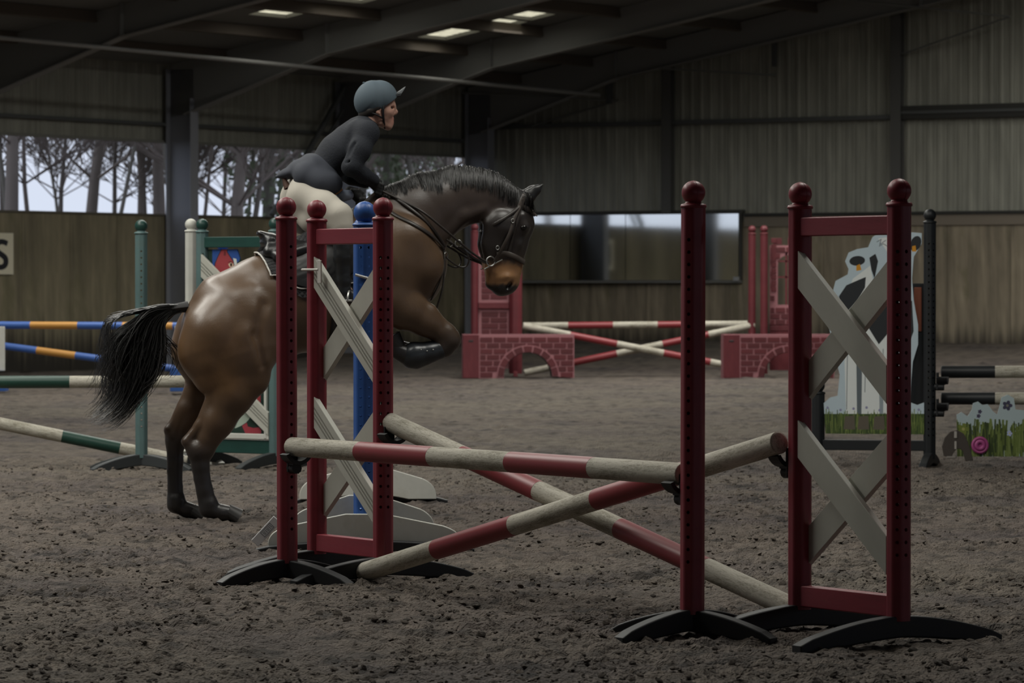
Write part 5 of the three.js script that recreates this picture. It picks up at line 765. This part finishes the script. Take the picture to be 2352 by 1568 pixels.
{
  // saddle pad: a sheet wrapped over the back, its edge picked out in white piping
  const yAxis = (X) => 0.93 + 0.0 * X, wrap = (X, ang, off) => { const cy = HPy(X); let r = 0.55; const dy = Math.cos(ang), dz = Math.sin(ang); for (let i = 0; i < 110; i++) { if (H.at(V(X, cy + dy * r, dz * r)) < off) break; r -= 0.004; } return V(X, cy + dy * r, dz * r); };
  const X0 = HP(588, 600, 0.05).x, X1 = HP(800, 560, 0.05).x;
  function HPy(X) { const t = clamp((X - X0) / (X1 - X0), -0.3, 1.3); return THREE.MathUtils.lerp(HP(620, 690, 0).y, HP(800, 650, 0).y, t); }
  const pad = horseFrame(new THREE.Group()), nu = 30, nv = 60, maxA = (s) => 1.02 + 0.62 * smooth(0.0, 0.32, s) + 0.12 * s;
  const sheet = (off) => { const pos = [], idx = [], uv = []; for (let i = 0; i <= nu; i++) for (let j = 0; j <= nv; j++) { const s = i / nu, a = (j / nv * 2 - 1) * maxA(s), p = wrap(X0 + (X1 - X0) * s + 0.06 * Math.abs(a) * (1 - s), a, off); pos.push(p.x, p.y, p.z); uv.push(s * 4, j / nv * 6); } for (let i = 0; i < nu; i++) for (let j = 0; j < nv; j++) { const a = i * (nv + 1) + j, b = a + 1, c = a + nv + 1, d = c + 1; idx.push(a, b, c, b, d, c); } const g = new THREE.BufferGeometry(); g.setAttribute('position', new THREE.Float32BufferAttribute(pos, 3)); g.setAttribute('uv', new THREE.Float32BufferAttribute(uv, 2)); g.setIndex(idx); g.computeVertexNormals(); return g; };
  const quilt = dataTex(128, 128, (u, v) => { const n = Math.abs(Math.sin((u + v) * Math.PI * 4)) * Math.abs(Math.sin((u - v) * Math.PI * 4)); return [n, n, n]; }, false);
  part(pad, 'cloth', sheet(0.018), mat(0.028, 0.028, 0.03, 0.85, { side: THREE.DoubleSide, bumpMap: quilt, bumpScale: 0.004 }), 'black quilted cloth');
  const edge = []; for (let j = 0; j <= 40; j++) { const a = (j / 40 * 2 - 1) * maxA(0); edge.push(wrap(X0 + 0.06 * Math.abs(a), a, 0.022)); } part(pad, 'piping', tube(edge, 0.0055, 90, 6), mat(0.62, 0.6, 0.56, 0.6), 'white piping');
  for (const s of [1, -1]) { const low = []; for (let i = 0; i <= 20; i++) low.push(wrap(X0 + (X1 - X0) * i / 20 + 0.06 * maxA(i / 20) * (1 - i / 20), s * (maxA(i / 20) - (i > 5 ? 0.2 : 0.2 * i / 6)), 0.022)); part(pad, 'piping', tube(low, 0.0045, 60, 6), mat(0.62, 0.6, 0.56, 0.6), 'white piping'); }
  const em = wrap(HP(680, 620, 0.25).x, 1.12, 0.026); part(pad, 'emblem', new THREE.SphereGeometry(0.011, 10, 8).scale(1, 1, 0.5).translate(em.x, em.y, em.z), mat(0.25, 0.5, 0.6, 0.4), 'small pale blue dot emblem');
  add(pad, 'saddle_cloth', 'black quilted saddle cloth with white piping on the horse\'s back', 'saddle cloth');
  // saddle
  const S = new Field();
  S.chain([[612, 556, 0, 15], [660, 566, 0, 17], [720, 556, 0, 17], [790, 520, 0, 20], [812, 498, 0, 15]], { k: 0.03, zs: 0.42 });
  S.chain([[596, 536, 0, 7], [622, 548, 0, 12], [650, 560, 0, 12]], { k: 0.02, zs: 0.38 });
  S.pair([[640, 590, 0.16, 14], [720, 570, 0.17, 16], [790, 545, 0.16, 16]], { k: 0.03 });
  S.pair([[620, 580, 0.1, 17], [700, 572, 0.11, 16]], { k: 0.03 });
  const sd = horseFrame(new THREE.Group()); part(sd, 'seat', S.mesh(0.0085), leatherBlack, 'black leather seat with a raised cantle');
  for (const s of [1, -1]) {
    const sg = (X, a, off) => { const p = wrap(X, a, off); return p; }, pos = [], idx = [], nx = 16, ny = 18, xa = HP(668, 600, 0.2).x, xb = HP(812, 560, 0.2).x;
    for (let i = 0; i <= nx; i++) for (let j = 0; j <= ny; j++) { const t = i / nx, q = j / ny, bow = 0.08 * Math.sin(q * Math.PI), X = xa + (xb - xa) * t + bow * (t - 0.25), a = (0.5 + 1.05 * q * (1 - 0.25 * Math.pow(2 * t - 1, 2))) * s, p = sg(X, a, 0.036); pos.push(p.x, p.y, p.z); }
    for (let i = 0; i < nx; i++) for (let j = 0; j < ny; j++) { const a = i * (ny + 1) + j, b = a + 1, c = a + ny + 1, d = c + 1; idx.push(a, b, c, b, d, c); }
    const g = new THREE.BufferGeometry(); g.setAttribute('position', new THREE.Float32BufferAttribute(pos, 3)); g.setIndex(idx); g.computeVertexNormals(); part(sd, 'flap', g, mat(0.02, 0.02, 0.021, 0.38, { side: THREE.DoubleSide }), 'black leather flap');
    const gx = HP(770, 700, 0.2).x, girth = []; for (let k = 0; k <= 14; k++) girth.push(wrap(gx, s * (1.4 + 1.7 * k / 14), 0.012)); part(sd, 'girth', tube(girth, 0.03, 30, 8).applyMatrix4(new THREE.Matrix4()), leatherBlack);
    const st = [[790, 545, 0.3], [796, 600, 0.34], [800, 660, 0.36]].map(([u, v, z]) => HP(u, v, z)); st.forEach((p) => { p.z *= s; }); part(sd, 'stirrup_leather', tube(st, 0.009, 16, 6), leatherBlack);
    const ir = HP(803, 684, 0.36); part(sd, 'stirrup', merge([new THREE.TorusGeometry(0.055, 0.006, 8, 22, Math.PI).translate(0, 0, 0), rbox(0.12, 0.012, 0.05, 0, -0.004, 0, 0.003)]).rotateY(1.2).translate(ir.x, ir.y - 0.012, s * ir.z), M.steel, 'steel stirrup');
  }
  add(sd, 'saddle', 'black leather jumping saddle under the rider', 'saddle');
  // tendon boots on the forelegs
  for (const s of [1, -1]) { const Bf = new Field(), z = 0.16 * s; Bf.chain(s > 0 ? [[1008, 803, z, 23], [985, 809, z, 24], [952, 815, z, 29], [946, 817, z, 29]] : [[1008, 800, z, 19], [975, 806, z, 18], [944, 808, z, 22]], { k: 0.02, zs: 1.05 }); Bf.chain([[958, 836 - (s < 0 ? 10 : 0), z, 10], [978, 828 - (s < 0 ? 10 : 0), z, 10]], { k: 0.02 });
    const o = horseFrame(new THREE.Group()); part(o, 'shell', Bf.mesh(0.007), mat(0.035, 0.04, 0.046, 0.3), 'dark moulded shell'); if (s > 0) for (const [u, v] of [[967, 803], [981, 806], [995, 803]]) { const p = surf(Bf, u, v, 0.2, 0.002); part(o, 'stud', new THREE.SphereGeometry(0.005, 8, 6).translate(p.x, p.y, p.z), M.steel, 'bright strap stud'); }
    add(o, 'tendon_boot', s > 0 ? 'dark moulded tendon boot on the horse\'s folded near foreleg' : 'dark tendon boot on the horse\'s far foreleg', 'horse boot', 'tendon boots on the forelegs'); }
}
// ---------------------------------------------------------------- rider in a forward seat
{
  const rider = horseFrame(new THREE.Group()), skin = [0.52, 0.30, 0.23];
  // body: one continuous figure
  const Bd = new Field();
  Bd.chain([[706, 446, 0, 34], [745, 388, 0, 30], [800, 335, 0, 33], [832, 298, 0, 24], [856, 270, 0, 15], [866, 252, 0, 16]], { k: 0.05, zs: 0.75, col: skin });
  Bd.pair([[832, 300, 0.13, 20], [842, 305, 0.17, 19], [806, 384, 0.22, 15], [858, 414, 0.11, 10]], { k: 0.03, col: skin });
  Bd.pair([[706, 450, 0.10, 32], [782, 506, 0.31, 22], [788, 590, 0.335, 17], [790, 660, 0.345, 11], [818, 688, 0.35, 10]], { k: 0.03, col: skin });
  const torso = Bd.mesh(0.012, 0, { soft: 0.03, tint: () => { } });
  // head, fine
  const Hd = new Field();
  Hd.chain([[866, 232, 0, 33], [872, 240, 0, 33]], { k: 0.03, zs: 1.18, col: skin }); Hd.chain([[880, 262, 0, 25], [884, 276, 0, 19]], { k: 0.03, zs: 1.18, col: skin });
  Hd.chain([[893, 290, 0, 7], [896, 285, 0, 7]], { k: 0.02, zs: 0.8, col: skin }); Hd.pair([[874, 282, 0.045, 7], [892, 291, 0.012, 6]], { k: 0.02, col: skin });
  Hd.chain([[897, 235, 0, 10], [901, 243, 0, 8]], { k: 0.02, zs: 0.6, col: skin }); Hd.chain([[903, 243, 0, 3.4], [909.5, 257, 0, 3.6], [908, 260, 0, 3.8]], { k: 0.012, zs: 0.9, col: skin }); Hd.pair([[904, 261, 0.008, 3], [901, 262, 0.011, 2.5]], { k: 0.01, col: skin });
  Hd.pair([[889, 258, 0.034, 13], [884, 268, 0.032, 11]], { k: 0.03, col: skin });
  Hd.pair([[901, 247, 0.034, 3.2], [898, 248, 0.046, 3.2]], { k: 0.012, cut: true });
  Hd.chain([[900, 273, 0, 4.6], [899, 274, 0, 4.6]], { k: 0.008, zs: 0.5, col: [0.42, 0.16, 0.13] }); Hd.chain([[899, 280, 0, 4.6], [898, 281, 0, 4.6]], { k: 0.008, zs: 0.55, col: [0.42, 0.16, 0.13] });
  Hd.chain([[902, 277, 0, 1.2], [898, 277.5, 0.016, 1.2]], { k: 0.004, cut: true }); Hd.chain([[902, 277, 0, 1.2], [898, 277.5, -0.016, 1.2]], { k: 0.004, cut: true });
  Hd.pair([[872, 248, 0.075, 5], [868, 257, 0.078, 5], [873, 266, 0.072, 3.5]], { k: 0.01, zs: 1.4, col: skin }); Hd.pair([[872, 256, 0.09, 2.6]], { k: 0.006, cut: true });
  Hd.chain([[838, 292, 0, 20], [856, 268, 0, 18], [866, 254, 0, 19]], { k: 0.03, zs: 1.0, col: skin });
  const head = Hd.mesh(0.0042, 0, { soft: 0.006, tint: (c, x, y, z) => { const n = 1 + 0.06 * fbm(x * 30, y * 30, z * 30, 2); c[0] *= n; c[1] *= n; c[2] *= n; } });
  part(rider, 'body', mergeGeometries([torso, head]), new THREE.MeshPhysicalMaterial({ vertexColors: true, roughness: 0.5, sheen: 0.1 }), 'face and body leaning forward');
  for (const s of [1, -1]) { const p = HP(898, 248, 0.0295 * s); part(rider, 'eye', new THREE.SphereGeometry(0.009, 12, 10).translate(p.x - 0.001, p.y, 0.0295 * s), mat(0.3, 0.27, 0.24, 0.25)); part(rider, 'iris', new THREE.SphereGeometry(0.005, 10, 8).translate(p.x + 0.004, p.y, 0.034 * s), mat(0.03, 0.025, 0.02, 0.15)); }
  const hairF = new Field(); hairF.pair([[852, 256, 0.055, 11], [866, 248, 0.066, 8], [880, 236, 0.068, 6]], { k: 0.02 }); hairF.chain([[838, 262, 0, 15], [846, 256, 0, 18]], { k: 0.03, zs: 0.7 }); part(rider, 'hair', hairF.mesh(0.006), mat(0.014, 0.011, 0.009, 0.5), 'dark tied-back hair');
  // jacket
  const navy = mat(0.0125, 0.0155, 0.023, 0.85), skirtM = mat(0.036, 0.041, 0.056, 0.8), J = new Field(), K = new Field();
  J.chain([[742, 392, 0, 40], [778, 352, 0, 43], [812, 322, 0, 41], [832, 298, 0, 30], [846, 284, 0, 20]], { k: 0.05, zs: 0.78 });
  J.pair([[826, 302, 0.11, 28], [843, 305, 0.165, 26], [826, 345, 0.21, 24], [806, 384, 0.235, 22]], { k: 0.035 });
  J.pair([[808, 382, 0.235, 21], [834, 402, 0.18, 19], [856, 414, 0.12, 16]], { k: 0.015 });
    K.chain([[712, 382, 0, 30], [684, 390, 0, 20], [654, 400, 0, 9], [634, 406, 0, 3]], { k: 0.03, zs: 0.45 });
  K.pair([[704, 408, 0.13, 30], [736, 422, 0.165, 29], [762, 422, 0.16, 25]], { k: 0.04 });
  K.chain([[738, 398, 0, 40], [726, 410, 0, 42], [742, 418, 0, 36]], { k: 0.04, zs: 0.68 });
  J.chain([[850, 288, 0, 17], [846, 278, 0, 18]], { k: 0.015, zs: 0.85 });                                   // collar
  J.pair([[815, 330, 0.245, 3], [795, 362, 0.262, 4]], { k: 0.02, cut: true }); J.pair([[820, 372, 0.262, 3], [796, 372, 0.268, 3]], { k: 0.018, cut: true }); J.pair([[800, 345, 0.2, 3], [770, 352, 0.19, 4]], { k: 0.025, cut: true }); J.pair([[790, 372, 0.2, 3], [755, 372, 0.18, 4]], { k: 0.025, cut: true });
  const weave = dataTex(128, 128, (u, v) => { const n = 0.5 + 0.5 * tileF(u, v, 60, 2, 7); return [n, n, n]; }, false); navy.bumpMap = weave; navy.bumpScale = 0.002;
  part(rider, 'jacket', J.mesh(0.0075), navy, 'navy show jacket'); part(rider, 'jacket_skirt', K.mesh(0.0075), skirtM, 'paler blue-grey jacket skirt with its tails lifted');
  part(rider, 'jacket_vent_lining', tube([[652, 408, 0.02], [656, 420, 0.03], [661, 432, 0.04]].map((a) => HP(...a)), 0.02, 8, 7, (s) => 0.6 + 0.6 * s), mat(0.09, 0.045, 0.03, 0.7), 'brown lining');
  part(rider, 'hem_lining', tube([[746, 449, 0.16], [760, 450, 0.17], [774, 442, 0.17], [785, 434, 0.16]].map((a) => HP(...a)), 0.008, 16, 6), mat(0.42, 0.17, 0.03, 0.6), 'orange hem lining');
  { const sf = new Field(); sf.chain([[782, 444, 0.1, 9], [800, 448, 0.11, 10], [790, 456, 0.1, 7]], { k: 0.02, zs: 0.5 }); part(rider, 'shirt', sf.mesh(0.006), mat(0.33, 0.38, 0.5, 0.8), 'pale blue shirt showing below the jacket'); }
  for (const s of [1, -1]) { const p = HP(866, 281, 0.0); part(rider, 'stock', tube([[858, 292, 0.05], [866, 282, 0.045], [868, 272, 0.05]].map(([u, v, z]) => HP(u, v, z * s)), 0.008, 10, 6), mat(0.62, 0.6, 0.55, 0.7), 'white stock'); }
  // breeches, boots, gloves
  const Br = new Field(); Br.pair([[704, 440, 0.085, 42], [700, 456, 0.10, 42]], { k: 0.04, zs: 0.95 }); Br.pair([[704, 452, 0.12, 42], [745, 480, 0.23, 38], [778, 496, 0.30, 30], [784, 520, 0.32, 24], [786, 548, 0.33, 20]], { k: 0.03 }); Br.pair([[690, 486, 0.10, 26], [716, 508, 0.17, 24], [760, 512, 0.28, 20]], { k: 0.04 });
  Br.pair([[720, 470, 0.345, 2], [750, 474, 0.365, 3]], { k: 0.02, cut: true }); Br.pair([[672, 452, 0.24, 3], [690, 480, 0.26, 3]], { k: 0.02, cut: true });
  part(rider, 'breeches', Br.mesh(0.008), mat(0.52, 0.485, 0.42, 0.75), 'cream riding breeches');
  for (const s of [1, -1]) {
    const Bo = new Field(), m = (a) => a.map(([u, v, z, r]) => { const c = HP(u, v, z); return s > 0 ? [u, v, z, r] : [...Bd.back(c, -z), -z, r]; });
    Bo.chain(m([[786, 540, 0.33, 21.5], [786, 590, 0.34, 20], [789, 645, 0.345, 15.5], [791, 668, 0.345, 15]]), { k: 0.02 }); Bo.chain(m([[786, 672, 0.345, 14], [806, 682, 0.35, 13], [832, 690, 0.355, 10]]), { k: 0.025, zs: 1.1 }); Bo.chain(m([[782, 684, 0.345, 9]]), { k: 0.015 });
    part(rider, 'boot', Bo.mesh(0.0075), mat(0.02, 0.021, 0.022, 0.3), 'tall black leather boot');
    // gloved hand closed round the rein: palm, four curled fingers, thumb on top
    const Gl = new Field(), du = s > 0 ? 0 : -42, dv = s > 0 ? 0 : 26, z = s * 0.085, q = (u, v, zz, r) => [u + du, v + dv, zz, r];
    Gl.chain([q(846, 413, z * 1.3, 12), q(860, 420, z * 1.05, 12.5), q(867, 430, z, 12)], { k: 0.02, zs: 1.15 });
    [0, 1, 2, 3].forEach((i) => Gl.chain([q(866 + 3 - i * 2.2, 421 + i * 7, z + s * 0.014, 5.2 - 0.3 * i), q(878 - i * 1.6, 425 + i * 7, z + s * 0.02, 4.9 - 0.3 * i), q(879 - i * 1.8, 431 + i * 6.2, z - s * 0.006, 4.4 - 0.25 * i), q(868 - i * 1.5, 432 + i * 6, z - s * 0.022, 4 - 0.25 * i)], { k: 0.006 }));
    Gl.chain([q(852, 411, z - s * 0.012, 5.5), q(864, 411, z - s * 0.012, 5), q(874, 417, z - s * 0.004, 4.2)], { k: 0.008 });
    part(rider, 'glove', Gl.mesh(0.0048), mat(0.014, 0.014, 0.015, 0.6), 'black riding glove gripping the rein');
  }
  // helmet: shell, peak, harness
  const Hm = new Field(), hz = 1.14; Hm.chain([[860, 228, 0, 44.5], [872, 226, 0, 42]], { k: 0.02, zs: hz }); Hm.chain([[848, 236, 0, 33], [852, 240, 0, 30]], { k: 0.03, zs: 1.05 });
  // cut along the rim: a slab below the line from nape to brow
  { const g = Hm.mesh(0.0055), p = g.attributes.position, A = HP(820, 264, 0), B = HP(856, 262, 0), C = HP(918, 217, 0), ix = g.index.array, keep = []; const rim = (x) => x < B.x ? A.y + (B.y - A.y) * (x - A.x) / (B.x - A.x) : B.y + (C.y - B.y) * (x - B.x) / (C.x - B.x); for (let i = 0; i < ix.length; i += 3) { let ok = 0; for (let k = 0; k < 3; k++) if (p.getY(ix[i + k]) > rim(p.getX(ix[i + k])) - 0.006) ok++; if (ok === 3) keep.push(ix[i], ix[i + 1], ix[i + 2]); } for (let i = 0; i < p.count; i++) { const r = rim(p.getX(i)); if (p.getY(i) < r) p.setY(i, r); } g.setIndex(keep); g.computeVertexNormals();
    part(rider, 'helmet', g, mat(0.085, 0.118, 0.145, 0.75, { side: THREE.DoubleSide }), 'steel-blue riding helmet'); }
  { const pts = [], A = HP(916, 214, 0), T = HP(931, 200, 0), n = 12, pos = [], idx = []; for (let i = 0; i <= n; i++) { const a = (i / n - 0.5) * 2, z = a * 0.055, back = V(A.x - 0.03 * a * a - 0.012, A.y - 0.02 * a * a, z), out = V(A.x + (T.x - A.x) * Math.cos(a * 1.45), A.y + (T.y - A.y) * Math.cos(a * 1.45) - 0.012 * a * a, z * 0.92); for (const q of [back, out]) for (const dy of [0.004, -0.004]) pos.push(q.x, q.y + dy, q.z); } for (let i = 0; i < n; i++) { const a = i * 4, b = a + 4; idx.push(a, a + 2, b, b, a + 2, b + 2, a + 1, b + 1, a + 3, b + 1, b + 3, a + 3, a + 2, a + 3, b + 2, b + 2, a + 3, b + 3); } const g = new THREE.BufferGeometry(); g.setAttribute('position', new THREE.Float32BufferAttribute(pos, 3)); g.setIndex(idx); g.computeVertexNormals(); part(rider, 'helmet_peak', g, mat(0.05, 0.055, 0.06, 0.6, { side: THREE.DoubleSide })); }
  part(rider, 'helmet_button', new THREE.SphereGeometry(0.009, 10, 8).scale(1, 0.5, 1).translate(...HP(836, 190, 0).toArray()), mat(0.07, 0.11, 0.14, 0.8)); part(rider, 'helmet_vent', rbox(0.03, 0.012, 0.06, 0, 0, 0, 0.004).rotateZ(0.6).translate(...HP(912, 221, 0).toArray()), mat(0.015, 0.015, 0.016, 0.4));
  for (const s of [1, -1]) { const w = (l) => l.map(([u, v, z]) => { const p = HP(u, v, z); p.z *= s; return p; }); part(rider, 'chin_strap', tube(w([[884, 236, 0.078], [880, 252, 0.083], [881, 275, 0.066], [884, 294, 0.025]]), 0.0075, 16, 6), M.black, 'black chin strap'); part(rider, 'chin_strap', tube(w([[846, 258, 0.07], [862, 262, 0.084], [880, 272, 0.07]]), 0.0045, 14, 6), M.black); }
  add(rider, 'person', 'rider in a navy jacket, cream breeches and blue helmet, leaning forward over the horse', 'person');
}
scene.traverse((o) => { if (o.isMesh && !o.isInstancedMesh) { o.receiveShadow = true; } });
renderer.render(scene, camera);
